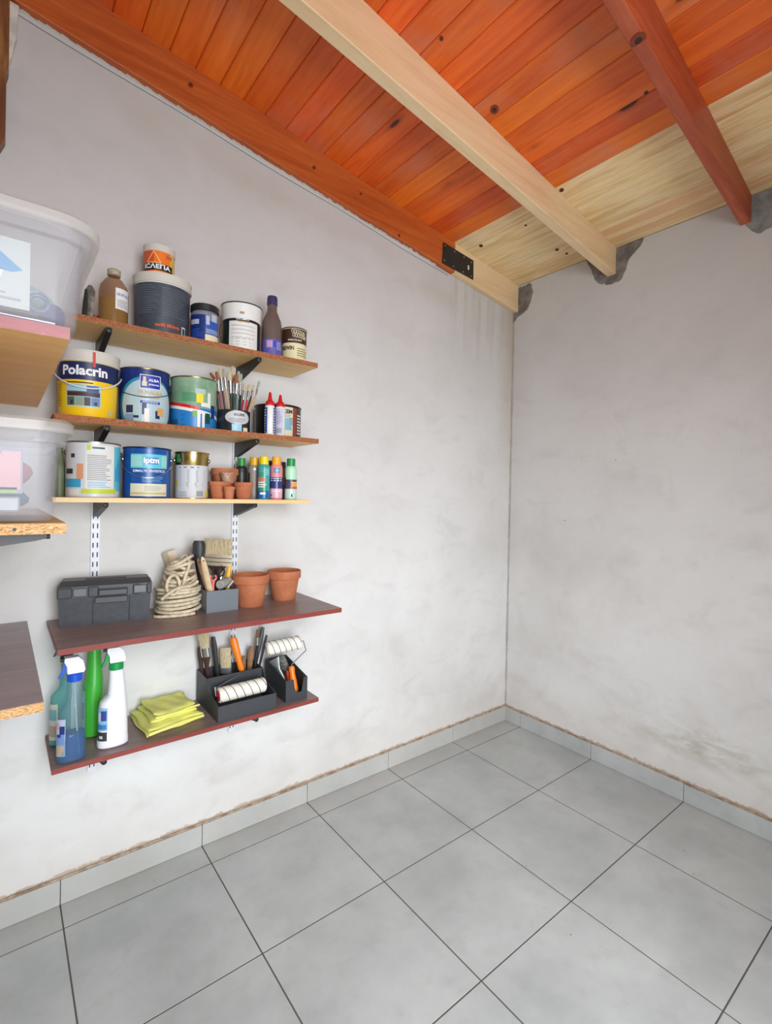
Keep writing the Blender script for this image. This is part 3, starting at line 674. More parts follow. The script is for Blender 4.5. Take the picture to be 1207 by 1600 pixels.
MB().text('DISTEMPO', .0095, r*.945, .05, .1105, bold=.02, lift=.0016).build('lettering', WTXT, lab_, rel=False)
pts = [(-(r+.002), .0, .105), (-(r+.007), -.008, .085), (-(r+.006), -.014, .055), (-(r*.96), -.025, .03)]
MB().tube(pts, .0013, 6).build('bail_handle', BLACK, t, rel=False)
# smoky bottle
t = canroot('plastic_bottle', 'smoky brown bottle with long neck and violet label on the top shelf', 'bottle', -1.638, -.165, zA)
MB().lathe([(.033, 0), (.036, .004), (.0365, .12), (.034, .14), (.024, .165), (.0185, .178), (.0175, .2)], seg=36).build('body', SMOKE, t, rel=False)
MB().lathe([(.0185, .2), (.0195, .201), (.019, .228), (.017, .234), (.01, .236)], seg=24).build('cap', mat('indigo cap', (54, 50, 92), .5), t, rel=False)
lb = MB(); r = .0365; lb.patch(r, -1.5, 1.5, .004, .066, 0); lb.patch(r, -.5, .1, .034, .06, 1, lift=.001); lb.patch(r, .15, .5, .036, .062, 2, lift=.001); lb.lines(r, .5, 1.3, .03, .06, 4, 3, lift=.001); lb.lines(r, -1, .8, .01, .028, 3, 2, lift=.001)
lab_ = lb.build('label', [mat('violet label', (96, 92, 164), .45), mat('mauve', (186, 150, 186), .5), mat('royal', (50, 70, 180), .5), mat('pale violet', (170, 170, 210), .5)], t, rel=False)
# small can black and cream
t = canroot('paint_can', 'small can with dark brown top band and cream lower half, last on the top shelf', 'paint can', -1.545, -.165, zA, GP)
r = .047; paint_can(t, r, .128, mat('cream enamel', (222, 214, 170), .4), BROWN)
lb = MB(); lb.patch(r, -1.55, 1.55, .068, .121, 0); lb.patch(r, -1.5, 1.5, .0675, .0685, 1, lift=.0006)
for k in range(6):
    for j in range(2):
        a = -.12+k*.19+(.09 if j else 0); z = .112-.015*j-.004*k*.3
        pts = [((r+.002)*math.sin(a+.085*math.cos(q)), -(r+.002)*math.cos(a+.085*math.cos(q)), z+.0065*math.sin(q)) for q in [2*PI*i/10 for i in range(11)]]
        lb.tube(pts, .0011, 4, 2)
lb.patch(r, -1.2, 1.2, .004, .007, 3, lift=.0008); lb.lines(r, .25, 1.3, .02, .055, 4, 3, lift=.0008, th=.3)
lab_ = lb.build('label', [BROWN, DTXT, CREAM, mat('brown print', (110, 84, 60), .6)], t, rel=False)
lt = MB(); lt.text('ESMALTE SINT.', .0085, r, .1, .078, bold=.02, mi=0); lt.text('NEWIN', .02, r, -.55, .047, bold=.04, mi=1, sx=.8); lt.build('lettering', [CREAM, BROWN], lab_, rel=False)
# --- shelf B
t = canroot('paint_bucket', 'yellow and navy plastic bucket with white lid, first on the second shelf', 'bucket', -2.225, -.15, zB, GP)
bucket(t, .075, .0805, .197, YEL, OFFW, .032)
lb = MB(); rr = lambda z: .075+(.0055)*z/.165
lb.patch(rr(.108), -1.5, 1.5, .108, .160, 0, r1=rr(.160)); lb.patch(rr(.03), -.75, .42, .03, .094, 1, r1=rr(.094), lift=.0005)
lb.patch(rr(.062), -.72, .39, .060, .073, 2, r1=rr(.071), lift=.001); lb.patch(rr(.071), -.72, .39, .071, .0745, 6, r1=rr(.08), lift=.001); lb.patch(rr(.071), -.05, .35, .071, .092, 7, r1=rr(.092), lift=.0012)
for k, (a0, a1, m_) in enumerate(((-.72, -.45, 5), (-.43, -.15, 3), (-.13, .08, 2), (.1, .39, 4))): lb.patch(rr(.033), a0, a1, .033, .058, m_, r1=rr(.058), lift=.001)
lb.patch(rr(.036), -.6, -.5, .036, .048, 2, r1=rr(.048), lift=.0016); lb.patch(rr(.036), .2, .3, .036, .045, 2, r1=rr(.045), lift=.0016)
lb.lines(rr(.1), -.75, .2, .098, .106, 1, 2, lift=.001); lb.lines(rr(.03), .72, .95, .012, .03, 3, 1, lift=.001, rnd=0)
lb.lines(rr(.1), -1.25, -.95, .03, .1, 9, 8, lift=.001)
lab_ = lb.build('label', [NAVY, SKY, mat('plum brown print', (64, 40, 40), .5), mat('grey green print', (140, 150, 130), .5), mat('dusty blue print', (100, 130, 170), .5), mat('moss print', (84, 100, 70), .5), mat('russet', (110, 70, 50), .5), mat('dusk blue', (50, 80, 140), .5), mat('ochre text', (190, 150, 20), .5)], t, rel=False)
MB().text('Polacrin', .038, rr(.13), -.13, .134, bold=.035, lift=.0016).build('lettering', WTXT, lab_, rel=False)
bail(t, .084, .135, .052, WHITE, .0022)
MB().patch(.087, .12, .2, .146, .19, 0, lift=.0004).build('paint_run', RED, t, rel=False)
t = canroot('paint_can', 'dark blue paint can with pale oval panel on the second shelf', 'paint can', -2.062, -.12, zB, GP)
r = .0745; paint_can(t, r, .18, DBLUE, mat('dark tin', (120, 110, 80), .3, .9)); ears(t, r, .125, BLACK)
ov = MB()
def oval(mb, r, ac, zc, ra, rz, mi, lift, n=28, za=0):
    for i in range(n):
        t0, t1 = -PI/2+PI*i/n, -PI/2+PI*(i+1)/n
        a0, a1 = ac+ra*math.sin(t0), ac+ra*math.sin(t1); h0, h1 = rz*math.cos(t0), rz*math.cos(t1)
        mb.shape(r, [(a0, max(za, zc-h0)), (a1, max(za, zc-h1)), (a1, zc+h1), (a0, zc+h0)], mi, lift)
oval(ov, r, .12, .06, 1.25, .092, 6, .0008, za=.004)
oval(ov, r, .16, .06, 1.1, .084, 0, .003, za=.004)
ov.patch(r, -.18, .62, .112, .157, 1, lift=.0042); ov.patch(r, -.15, .59, .1145, .1545, 2, lift=.0048)
ov.lathe([(.001, 0)], seg=3, cap=(0, 0))
ov.patch(r, -.1, .08, .12, .135, 3, lift=.0056); ov.patch(r, -.06, .04, .135, .15, 3, lift=.0056)
ov.patch(r, -.15, .6, .066, .074, 2, lift=.0042)
ov.patch(r, -.7, -.42, .034, .058, 4, lift=.0042); ov.patch(r, -.4, -.2, .018, .026, 4, lift=.0042); ov.patch(r, -.08, .08, .03, .066, 4, lift=.0042)
ov.patch(r, .0, .18, .005, .05, 1, lift=.0048); ov.patch(r, .42, .6, .02, .045, 4, lift=.0042); ov.patch(r, .5, .78, .03, .055, 5, lift=.0048)
ov.patch(r, -.75, -.4, .006, .03, 7, lift=.0038)
lab_ = ov.build('label', [mat('ice blue print', (178, 200, 204), .35), WHITE, mat('ultramarine', (30, 50, 160), .4), CREAM, NAVY, OCHRE, mat('turquoise rim', (40, 140, 170), .4), mat('steel blue print', (120, 150, 180), .5)], t, rel=False)
lt = MB(); lt.text('ALBA', .012, r, .34, .14, 0, bold=.03, lift=.006); lt.text('pinturas', .009, r, .34, .127, 0, lift=.006, bold=.02); lt.text('DURALBA', .014, r, .22, .1, 1, lift=.005, bold=.02, sx=1.15); lt.text('latex interior', .0105, r, .22, .086, 1, lift=.005); lt.text('ANTIHONGOS', .0065, r, .22, .07, 0, lift=.006, bold=.02)
lt.build('lettering', [WTXT, OCHRE], lab_, rel=False)
bail(t, r+.003, .12, .035, BLACK, .0012)
t = canroot('paint_can', 'green over bright blue paint can, splashed with white, on the second shelf', 'paint can', -1.907, -.13, zB, GP)
r = .075; paint_can(t, r, .176, SAGE, mat('tin rim', (150, 130, 90), .3, .9)); ears(t, r, .14, BLACK)
lb = MB(); lb.patch(r, -1.55, 1.55, .005, .07, 0)
n = 16
for k in range(n):
    a0 = -1.4+2.9*k/n; a1 = -1.4+2.9*(k+1)/n; f = lambda a: .084-.012*(a+1.4)
    lb.shape(r, [(a0, f(a0)-.012), (a1, f(a1)-.012), (a1, f(a1)), (a0, f(a0))], 1, .0010)
    if a1 < .35: lb.shape(r, [(a0, f(a0)-.002), (a1, f(a1)-.002), (a1, f(a1)+.009), (a0, f(a0)+.009)], 2, .0012)
lb.patch(r, .1, .4, .088, .118, 3, lift=.002); lb.patch(r, .3, .75, .076, .09, 1, lift=.002); lb.patch(r, .05, .5, .118, .135, 4, lift=.0014); lb.patch(r, .6, .75, .075, .125, 1, lift=.0016)
lb.patch(r, .15, .28, .005, .06, 1, lift=.002); lb.patch(r, .35, .47, .005, .06, 1, lift=.002); lb.patch(r, -.05, .16, .04, .06, 5, lift=.0014); lb.patch(r, .5, .75, .02, .055, 6, lift=.0014); lb.patch(r, .8, 1.05, .04, .085, 7, lift=.0014)
lb.patch(r, -1.1, -.7, .004, .03, 8, lift=.0012); lb.lines(r, -.55, -.35, .01, .06, 3, 8, lift=.0012, th=.1); lb.patch(r, -.5, .1, .09, .12, 9, lift=.0008)
lab_ = lb.build('label', [AZURE, WHITE, RED, mat('lemon', (230, 210, 30), .5), mat('grey green wash', (170, 190, 180), .5), mat('grass print', (110, 170, 70), .5), DGRN, DBLUE, mat('petrol print', (30, 80, 120), .5), mat('mid green wash', (80, 140, 100), .5)], t, rel=False)
# brush pot
t = canroot('brush_pot', 'black tin with pale oval label holding the artist brushes', 'pot', -1.776, -.16, zB)
r = .057
MB().lathe([(r*.98, 0), (r, .002), (r, .079), (r*.97, .079), (r*.97, .004), (.002, .004)], seg=40, cap=(1, 1)).build('shell', noise_mat('black tin', (30, 32, 36), (44, 48, 52), 30, .35, 0), t, rel=False)
lb = MB(); oval(lb, r, .28, .052, .8, .024, 0, .0008); lb.patch(r, -.1, .5, .003, .028, 1, lift=.0006); lb.lines(r, -.3, .8, .036, .052, 3, 2, lift=.002, th=.2); lb.patch(r, .6, .95, .003, .018, 3, lift=.0006)
lab_ = lb.build('label', [mat('oval grey', (196, 196, 196), .5), SKY, DTXT, CREAM], t, rel=False)
MB().text('ECLIPSE', .011, r, .35, .061, lift=.0028, bold=.02).build('lettering', DTXT, lab_, rel=False)
def brush(label, bot, fer0, fer1, tip, mh, mb_, wf=.0045, wt=.006, flat=.5, group='artist brushes in the black tin', mfer=STEEL, hw=.0042, name='paint_brush', cat='brush'):
    bot, fer0, fer1, tip = map(Vector, (bot, fer0, fer1, tip))
    t = thing(name, label, cat, bot, 0, group)
    MB().rod(bot, fer0, [(0, hw*.5, hw*.5), (.3, hw*.75, hw*.75), (.85, hw, hw*.9), (1, wf*.92, wf*.8)], seg=10).build('handle', mh, t)
    MB().rod(fer0, fer1, [(0, wf*.95, wf*.85), (.15, wf, wf*.9), (1, wt*.85, wf*flat*1.4)], seg=12).build('ferrule', mfer, t)
    MB().rod(fer1, tip, [(0, wt*.8, wf*flat*1.2), (.5, wt, wf*flat*1.4), (.85, wt*.95, wf*flat), (1, wt*.6, wf*flat*.5)], seg=12).build('bristles', mb_, t)
    return t
Q = lambda a, b, y: P(325+a/7.787, 565+b/7.787, y=y)
BR = [  # tip, ferrule top, ferrule bottom, rim crossing, depth, handle, bristle, widths
 ((30, 135), (80, 215), (103, 370), (125, 580), -.135, BLACK, BRISTB, 'black handle and brown hair, leftmost in the tin'),
 ((104, 120), (122, 225), (136, 360), (168, 580), -.165, DRED, BRISTB, 'red handle and brown hair, left side of the tin'),
 ((140, 55), (158, 190), (178, 355), (208, 580), -.15, BROWN, BRIST, 'dark brown handle and tall cream hair'),
 ((195, 80), (203, 195), (222, 330), (255, 580), -.17, WOODH, BRISTG, 'bare wood handle and grey hair'),
 ((258, 115), (264, 235), (278, 385), (288, 580), -.155, BLACK, BRIST, 'black handle and fan of cream hair'),
 ((300, 58), (303, 235), (310, 385), (312, 580), -.135, DGRN, BRIST, 'thin dark green handle and the tallest broad cream hair'),
 ((340, 160), (343, 265), (341, 395), (340, 580), -.175, DGRN, BRISTB, 'thick dark green handle and orange brown hair'),
 ((370, 118), (388, 250), (393, 410), (378, 580), -.14, BLACK, BRISTG, 'black handle and grey white hair'),
 ((408, 150), (405, 250), (402, 400), (392, 580), -.125, BROWN, BRISTG, 'narrow brown handle and pale hair behind the others'),
 ((448, 262), (440, 350), (432, 465), (415, 590), -.175, DRED, BRIST, 'red handle and short tan hair'),
 ((507, 280), (495, 360), (480, 465), (455, 590), -.17, RED, BRIST, 'bright red handle and short tan hair'),
 ((560, 288), (545, 350), (530, 420), (478, 590), -.155, BROWN, BRIST, 'thin brown handle leaning right'),
 ((628, 238), (600, 340), (585, 420), (500, 600), -.165, WOODH, BRISTG, 'thin twisted wooden handle, rightmost in the tin')]
pc = Vector((-1.776, -.16, zB+.005))
for tip, f1, f0, rim, y, mh, mbr, lab in BR:
    tp, a1, a0, rm = Q(*tip, y), Q(*f1, y), Q(*f0, y), Q(*rim, y)
    # continue the handle down inside the tin
    d = (rm-a0).normalized(); k = (rm.z-(zB+.02))/max(.2, -d.z) if d.z < 0 else .06
    bt = rm+d*min(k, .075); v = Vector((bt.x-pc.x, bt.y-pc.y)); 
    if v.length > .045: v = v.normalized()*.045; bt.x, bt.y = pc.x+v.x, pc.y+v.y
    bt.z = max(bt.z, zB+.008)
    w = .0035 if ('thin' in lab or 'narrow' in lab) and 'tallest' not in lab else .0048
    brush('artist brush with '+lab, bt, a0, a1, tp, mh, mbr, w*.85, w*(1.7 if 'broad' in lab or 'orange brown' in lab or 'fan' in lab else 1.25))
# glue bottles
for x, lab, m1, hh in ((-1.658, 'glue bottle with blue striped label and red nozzle', mat('glue blue', (40, 70, 150), .5), .0), (-1.617, 'glue bottle with pale lilac label and red nozzle', mat('glue lilac', (186, 184, 206), .5), -.004)):
    t = canroot('glue_bottle', lab, 'bottle', x, -.205, zB, 'glue bottles on the second shelf'); r = .0185
    MB().lathe([(r*.92, 0), (r, .003), (r, .104), (r*.85, .11)], seg=28).build('body', WHITE, t, rel=False)
    MB().lathe([(r*.86, .11), (r*.9, .111), (r*.9, .122), (r*.75, .126), (.0085, .13), (.0045, .158+hh), (.003, .16+hh)], seg=24).build('nozzle', RED, t, rel=False)
    lb = MB()
    if hh == 0: lb.patch(r, -1.5, -.5, .008, .102, 0); lb.patch(r, .75, 1.5, .008, .102, 0); lb.lines(r, -1.2, -.7, .012, .1, 9, 1, lift=.001, rnd=.6); lb.lines(r, .85, 1.3, .012, .1, 9, 1, lift=.001, rnd=.6)
    else: lb.patch(r, -1.4, .6, .006, .104, 0); lb.lines(r, -1, .4, .045, .095, 9, 2, lift=.001); lb.patch(r, -1, .3, .012, .03, 2, lift=.001)
    lab_ = lb.build('label', [m1, WTXT, GTXT], t, rel=False)
t = canroot('paint_can', 'squat black can with printed white panel, behind the glue bottles', 'paint can', -1.577, -.101, zB, GP)
r = .0885; paint_can(t, r, .127, mat('black enamel', (34, 32, 32), .3), mat('rusty dark rim', (70, 40, 30), .4, .5))
lb = MB(); lb.patch(r, -.05, .68, .006, .118, 0); lb.patch(r, .68, .9, .006, .118, 1); lb.patch(r, .9, 1.5, .006, .118, 2); lb.patch(r, .22, .62, .03, .075, 3, lift=.001); lb.patch(r, .5, .66, .05, .078, 4, lift=.0015); lb.lines(r, .95, 1.35, .02, .1, 7, 5, lift=.001); lb.lines(r, .25, .6, .08, .092, 2, 4, lift=.001); lb.patch(r, .15, .3, .01, .03, 6, lift=.0014)
lab_ = lb.build('label', [mat('ivory print', (214, 206, 176), .4), mat('rust print', (140, 60, 36), .4), mat('black print', (60, 48, 44), .4), mat('pond blue', (120, 176, 196), .4), GTXT, PAPER, OCHRE], t, rel=False)
MB().text('KEM', .02, r, .42, .1, bold=.04, lift=.002).build('lettering', DTXT, lab_, rel=False)
# --- shelf C
t = canroot('paint_can', 'large white paint can with text label and lime strip on the light wood shelf', 'paint can', -2.207, -.14, zC, GP)
r = .0725; paint_can(t, r, .168, mat('white enamel can', (206, 208, 210), .35), mat('dull steel rim', (150, 145, 125), .35, .9))
lb = MB(); lb.patch(r, -.28, .82, .026, .156, 0); lb.patch(r, .85, 1.4, .02, .156, 1); lb.patch(r, -.42, .95, .012, .026, 2, lift=.0005); lb.patch(r, -1.3, -.45, .03, .055, 3); lb.patch(r, -.62, -.36, .055, .1, 4, lift=.0005); lb.patch(r, -.9, -.72, .118, .13, 5); lb.patch(r, -.24, -.1, .142, .156, 2, lift=.001)
lb.lines(r, -.22, .72, .052, .13, 14, 6, lift=.001); lb.lines(r, -.2, .7, .03, .05, 4, 7, lift=.001); lb.patch(r, -.05, .4, .146, .151, 8, lift=.001); lb.patch(r, -.98, -.5, .006, .024, 0, lift=.0004); lb.patch(r, -1.2, -.8, .07, .085, 5, lift=.0004)
for k in range(5): lb.patch(r, .9+.08*k, 1.02+.08*k, .05+.02*(k % 2), .09+.015*(k % 3), 3, lift=.001)
lab_ = lb.build('label', [PAPER, CYAN, LIME, mat('sea blue', (60, 160, 200), .4), mat('apricot', (214, 150, 110), .5), DTXT, GTXT, mat('light blue print', (120, 180, 220), .5), mat('dark teal print', (40, 90, 100), .5)], t, rel=False)
ears(t, r, .135, mat('shadow tin', (70, 70, 70), .4, .5))
t = canroot('paint_can', 'royal blue paint can with turquoise panel and wire handle on the light wood shelf', 'paint can', -2.054, -.138, zC, GP)
r = .0708; paint_can(t, r, .163, mat('royal blue', (22, 78, 150), .3), mat('blue dark rim', (40, 60, 90), .3, .6)); ears(t, r, .125)
lb = MB(); lb.patch(r, -.72, .92, .095, .14, 0); lb.patch(r, -.1, .45, .108, .13, 1, lift=.001); lb.patch(r, -.72, .92, .006, .046, 2); lb.patch(r, -.72, .92, .012, .018, 3, lift=.001)
lb.lines(r, -.2, .7, .052, .072, 4, 4, lift=.001, th=.2); lb.lines(r, -.1, .75, .024, .042, 4, 5, lift=.001, th=.3); lb.patch(r, -.7, -.2, .1, .136, 6, lift=.0006); lb.patch(r, .6, .9, .1, .136, 6, lift=.0006)
lab_ = lb.build('label', [CYAN, mat('logo blue', (60, 120, 190), .4), mat('parchment', (216, 212, 186), .5), mat('gold line', (196, 180, 120), .5), SKY, GTXT, mat('aqua wash', (150, 206, 200), .4)], t, rel=False)
lt = MB(); lt.text('iptm', .025, r, .17, .12, lift=.002, bold=.04); lt.text('ESMALTE SINTETICO', .0105, r, .1, .086, lift=.002, bold=.02); lt.build('lettering', WTXT, lab_, rel=False)
bail(t, r+.001, .12, .056, CHROME, .0011)
t = canroot('paint_can', 'paint can with shiny gold top band and white text label on the light wood shelf', 'paint can', -1.913, -.14, zC, GP)
r = .055; MB().lathe([(r*.97, 0), (r*.97, .115), (r, .118), (r, .153), (r+.0018, .154), (r+.0018, .158), (r-.002, .159), (r*.8, .155)], seg=44).build('body', TIN, t, rel=False); ears(t, r, .13)
lb = MB(); lb.patch(r*.97, -1.5, 1.3, .002, .113, 0); lb.lines(r*.97, -.75, .95, .04, .1, 11, 1, lift=.001, rnd=.15); lb.lines(r*.97, -.8, .9, .104, .11, 1, 2, lift=.001); lb.patch(r*.97, .3, .75, .008, .026, 1, lift=.001); lb.patch(r*.97, .95, 1.3, .004, .025, 3, lift=.001); lb.patch(r, -1.0, -.75, .122, .15, 4, lift=.0008); lb.patch(r*.97, -1.1, -.9, .04, .062, 3, lift=.001); lb.lines(r*.97, -.75, -.2, .008, .026, 3, 1, lift=.001)
lab_ = lb.build('label', [mat('silver paper', (200, 202, 204), .5), GTXT, DTXT, mat('daisy yellow', (214, 196, 60), .5), GRN], t, rel=False)
# dark green carton beside the white can
q = P(93, 770, y=-.09)
t = thing('spray_bottle', 'dull olive bottle half hidden between plastic box and large white can', 'bottle', (-2.292, -.1, zC))
MB().oval([(zC, -2.292, -.1, .018, .03), (zC+.09, -2.292, -.1, .017, .028), (zC+.115, -2.292, -.1, .012, .018), (zC+.13, -2.292, -.1, .009, .01), (zC+.15, -2.292, -.1, .009, .01)]).build('body', noise_mat('olive plastic', (104, 112, 84), (122, 128, 100), 20, .5), t)
# pots
def pot(x, y, z, R, h, label, m=TERRA, rimf=.22, name='terracotta_pot', rb=.7, group='terracotta pots'):
    t = thing(name, label, 'flower pot', (x, y, z), 0, group)
    w = R*.07; zr = h*(1-rimf)
    MB().lathe([(R*rb, 0), (R*(rb+.01), .001), (R*.9, zr), (R*.9, zr)], c=(x, y, z), seg=44, cap=(1, 0)).build('body', m, t)
    MB().lathe([(R*.9, zr-.0005), (R*.97, zr), (R, zr+.002), (R, h-.002), (R-.001, h), (R-w, h), (R-w-.001, h-.002), (R*.85, zr), (R*rb-w*.6, .006), (.002, .006)], c=(x, y, z), seg=44, cap=(0, 1)).build('rim', m, t)
    return t
pot(-1.775, -.078, zC, .049, .112, 'tallest small clay pot at the back of the light wood shelf')
pot(-1.819, -.15, zC, .039, .061, 'wide shadowed clay pot left front on the light wood shelf')
pot(-1.785, -.135, zC+.056, .0275, .04, 'tiny dusty grey clay pot stacked on the other pots', TERRA2, group='small clay pots')
pot(-1.806, -.209, zC, .0205, .044, 'smallest clay pot in front of the wide one on the light wood shelf')
pot(-1.737, -.165, zC, .0345, .061, 'bright clay pot right of the smallest one on the light wood shelf')
pot(-1.697, -.15, zD, .0675, .116, 'left of the two large terracotta pots on the plum shelf', rimf=.27, rb=.68)
pot(-1.543, -.112, zD, .0655, .114, 'right of the two large terracotta pots on the plum shelf', rimf=.27, rb=.68)
# spray cans
def aerosol(x, y, r, h, mbody, mcap, label, patches, mats, texts=(), caph=.03, capr=.72):
    t = canroot('spray_can', label, 'spray can', x, y, zC, 'spray cans on the light wood shelf')
    MB().lathe([(r*.95, 0), (r, .002), (r, h-caph-.014), (r*.97, h-caph-.008), (r*.78, h-caph)], seg=32).build('body', mbody, t, rel=False)
    MB().lathe([(r*capr, h-caph), (r*capr, h-caph+.001), (r*capr, h-.002), (r*capr*.9, h)], seg=28).build('cap', mcap, t, rel=False)
    lb = MB()
    for p in patches:
        if p[0] == 'L': lb.lines(r, *p[1:], lift=.0012)
        else: lb.patch(r, *p[:5], lift=p[5] if len(p) > 5 else .0002)
    lab_ = lb.build('label', mats, t, rel=False)
    if texts:
        lt = MB()
        for s_, sz, a, z in texts: lt.text(s_, sz, r, a, z, bold=.03, lift=.0018)
        lt.build('lettering', WTXT, lab_, rel=False)
    return t
aerosol(-1.657, -.16, .0228, .161, mat('sea green can', (70, 160, 150), .3), YCAP, 'spray can with bright yellow cap and blue green body', [(-1.5, -.95, .004, .118, 0), (1.1, 1.5, .004, .118, 0), (-1.5, 1.5, .004, .032, 0), (-.9, .6, .032, .06, 1), (-1.2, .3, .068, .08, 2, .0008), (-.8, .3, .085, .1, 1, .0008), ('L', -1, .6, .045, .07, 3, 3), (-.6, .3, .018, .026, 3, .0008), (.3, .9, .09, .115, 4, .0006)], [mat('can blue', (30, 100, 170), .3), mat('can green', (60, 150, 100), .3), mat('can coral', (206, 110, 90), .4), WTXT, mat('can aqua', (110, 190, 190), .3)])
aerosol(-1.606, -.158, .0235, .163, PINK, OCAP, 'spray can with amber cap, pink body and navy band', [(-1.5, 1.5, .042, .084, 0), (-1.5, -1.15, .004, .115, 0), (-1.2, 1.5, .006, .04, 1), ('L', -.8, 1.2, .07, .085, 2, 2), ('L', -.6, 1.3, .03, .042, 2, 2), (-.35, .6, .102, .118, 3, .001), (-.25, .5, .105, .115, 4, .0016), (-.9, -.7, .012, .02, 5, .001)], [mat('can navy', (50, 58, 120), .3), mat('can rose', (226, 176, 190), .3), WTXT, mat('can teal', (40, 120, 140), .3), CYAN, DTXT])
aerosol(-1.545, -.158, .0228, .160, MINT, GCAP, 'rightmost spray can, mint green with green cap and dark band', [(-1.5, 1.5, .042, .078, 0), (-1.5, -.9, .078, .086, 0), (.15, 1.3, .048, .066, 1, .001), (.0, 1.5, .042, .05, 2, .0014), (.1, 1.4, .066, .069, 3, .001), (-1.3, 1.5, .004, .04, 4), (.1, .3, .01, .022, 5, .001)], [mat('can plum', (78, 70, 92), .35), OCHRE, mat('can red', (206, 70, 60), .4), YEL, mat('can pale mint', (190, 222, 208), .35), DTXT])
aerosol(-1.672, -.105, .0235, .159, SILVER, mat('mustard cap', (222, 170, 30), .4), 'silver grey spray can with mustard yellow cap, behind the yellow capped one', [(-.3, .5, .02, .11, 0), (-1.2, -.7, .05, .1, 1)], [mat('taupe print', (150, 136, 128), .5), DTXT])
aerosol(-1.712, -.078, .0205, .155, BLACK, GRN, 'black spray can with green domed cap, leftmost and at the back', [(-1, 1, .02, .1, 0)], [mat('black print 2', (44, 42, 46), .4)])
aerosol(-1.600, -.075, .024, .152, mat('gold black can', (60, 48, 30), .35), BLACK, 'dark spray can with black cap behind the pink one', [(-1.5, 1.5, .02, .1, 0)], [mat('smoky print', (40, 36, 34), .4)], capr=.9)
aerosol(-1.550, -.075, .024, .150, mat('mustard black can', (110, 80, 30), .35), BLACK, 'dark ochre spray can with black cap behind the mint one', [(-1.5, 1.5, .01, .06, 0)], [mat('smoky print', (40, 36, 34), .4)], capr=.9)

# ================================================================== TOOLBOX
rz = math.radians(-9.0); tb = thing('toolbox', 'charcoal plastic toolbox with grey latches on the plum shelf', 'toolbox', (-2.294, -.137, zD), rz)
L, Dp = .252, .100
def bx(n, a, b, m, par=tb, bev=.003): return MB().box(a, b, bev=bev).build(n, m, par, rel=False, smooth=False)
mb = MB(); mb.hexa([(.004, .006, 0), (L-.004, .006, 0), (L-.004, Dp-.004, 0), (.004, Dp-.004, 0), (0, .002, .088), (L, .002, .088), (L, Dp, .088), (0, Dp, .088)])
mb.build('body', TOOLB, tb, rel=False, smooth=False)
MB().hexa([(-.003, -.002, .0885), (L+.003, -.002, .0885), (L+.003, Dp+.002, .0885), (-.003, Dp+.002, .0885), (-.003, -.002, .122), (L+.003, -.002, .122), (L+.003, Dp+.002, .122), (-.003, Dp+.002, .122)]).hexa([(-.001, 0, .1221), (L+.001, 0, .1221), (L+.001, Dp, .1221), (-.001, Dp, .1221), (.008, .022, .137), (L-.008, .022, .137), (L-.008, Dp-.012, .137), (.008, Dp-.012, .137)]).build('lid', TOOLB2, tb, rel=False, smooth=False)
bx('tray_recess', (L*.27, .035, .1372), (L*.72, .06, .1385), BLACK, bev=.0005)
for x0, x1 in ((.0, .036), (.078, .106), (.2, .222), (.24, L)): bx('rib', (x0, -.009, .089), (x1, -.0022, .12), TOOLB, bev=.002)
for x0 in (.037, .2): 
    lt_ = bx('latch', (x0+.002, -.010, .092), (x0+.038, -.0025, .117), LATCH, bev=.002)
hd = bx('handle', (.105, -.022, .092), (.185, -.012, .112), TOOLB2, bev=.003)
for x0 in (.105, .178): bx('handle_arm', (x0, -.012, .1), (x0+.007, -.0025, .112), TOOLB2, bev=.001)
bx('front_pocket', (.096, -.006, .066), (.186, .002, .086), TOOLB2, bev=.002)
for x0 in (.09, .19): bx('seam', (x0, .0005, .004), (x0+.002, .0035, .086), BLACK, bev=.0004)

# ================================================================== ROPE
rp = random.Random(21); pts = []
cx, cy = -1.944, -.118
turns = 8; n = 40
for k in range(turns*n):
    a = 2*PI*k/n; lv = k/n; R = .065+.005*math.sin(lv*2.2)-(.012 if lv > 7 else 0); R += .0015*math.sin(3*a+lv)
    z = zD+.006+lv*.0118+.0035*math.sin(a*1.0+lv*.6)*(.4+lv*.12)
    pts.append((cx+R*math.cos(a)*1.02, cy+R*math.sin(a)*.98, max(z, zD+.006)))
a0 = pts[-1]
for k in range(9*30):
    lv = k/30; a = 2*PI*k/30; R = .050-.0018*lv+.006*math.sin(lv*3.1)
    tilt = .018*math.sin(lv*1.9+.5); z = zD+.099+lv*.0088+tilt*math.sin(a+lv*1.3)
    b_ = min(1, k/10)
    p = (cx+.006+R*math.cos(a), cy+R*.9*math.sin(a), z); pts.append(tuple(a0[i]*(1-b_)+p[i]*b_ for i in range(3)))
t = thing('rope_coil', 'heap of coiled beige cotton rope beside the toolbox', 'rope', (cx, cy, zD))
pts2 = []
tail = [(-2.03, -.165, zD+.0054), (-2.02, -.178, zD+.0054), (-1.99, -.19, zD+.0054), (-1.95, -.197, zD+.0054), (-1.91, -.19, zD+.0054)]
MB().tube(pts, .0058, 9, twist=330, amp=.12).build('coil', ROPE, t, ang=180)
loop = []
for k in range(60):
    s_ = k/59; loop.append((cx-.07+.115*s_, cy-.062-.022*math.sin(PI*s_), zD+.062+.062*s_+.012*math.sin(5*s_)))
MB().tube(loop, .0056, 9, twist=330, amp=.12).build('strand', ROPE, t, ang=180)
loop = [(cx-.035+.02*math.cos(a)*1.0, cy-.066+.004*math.sin(2*a), zD+.108+.032*math.sin(a)) for a in [2*PI*k/40 for k in range(41)]]
MB().tube(loop, .0055, 9, twist=330, amp=.12).build('strand', ROPE, t, ang=180)
from mathutils import geometry
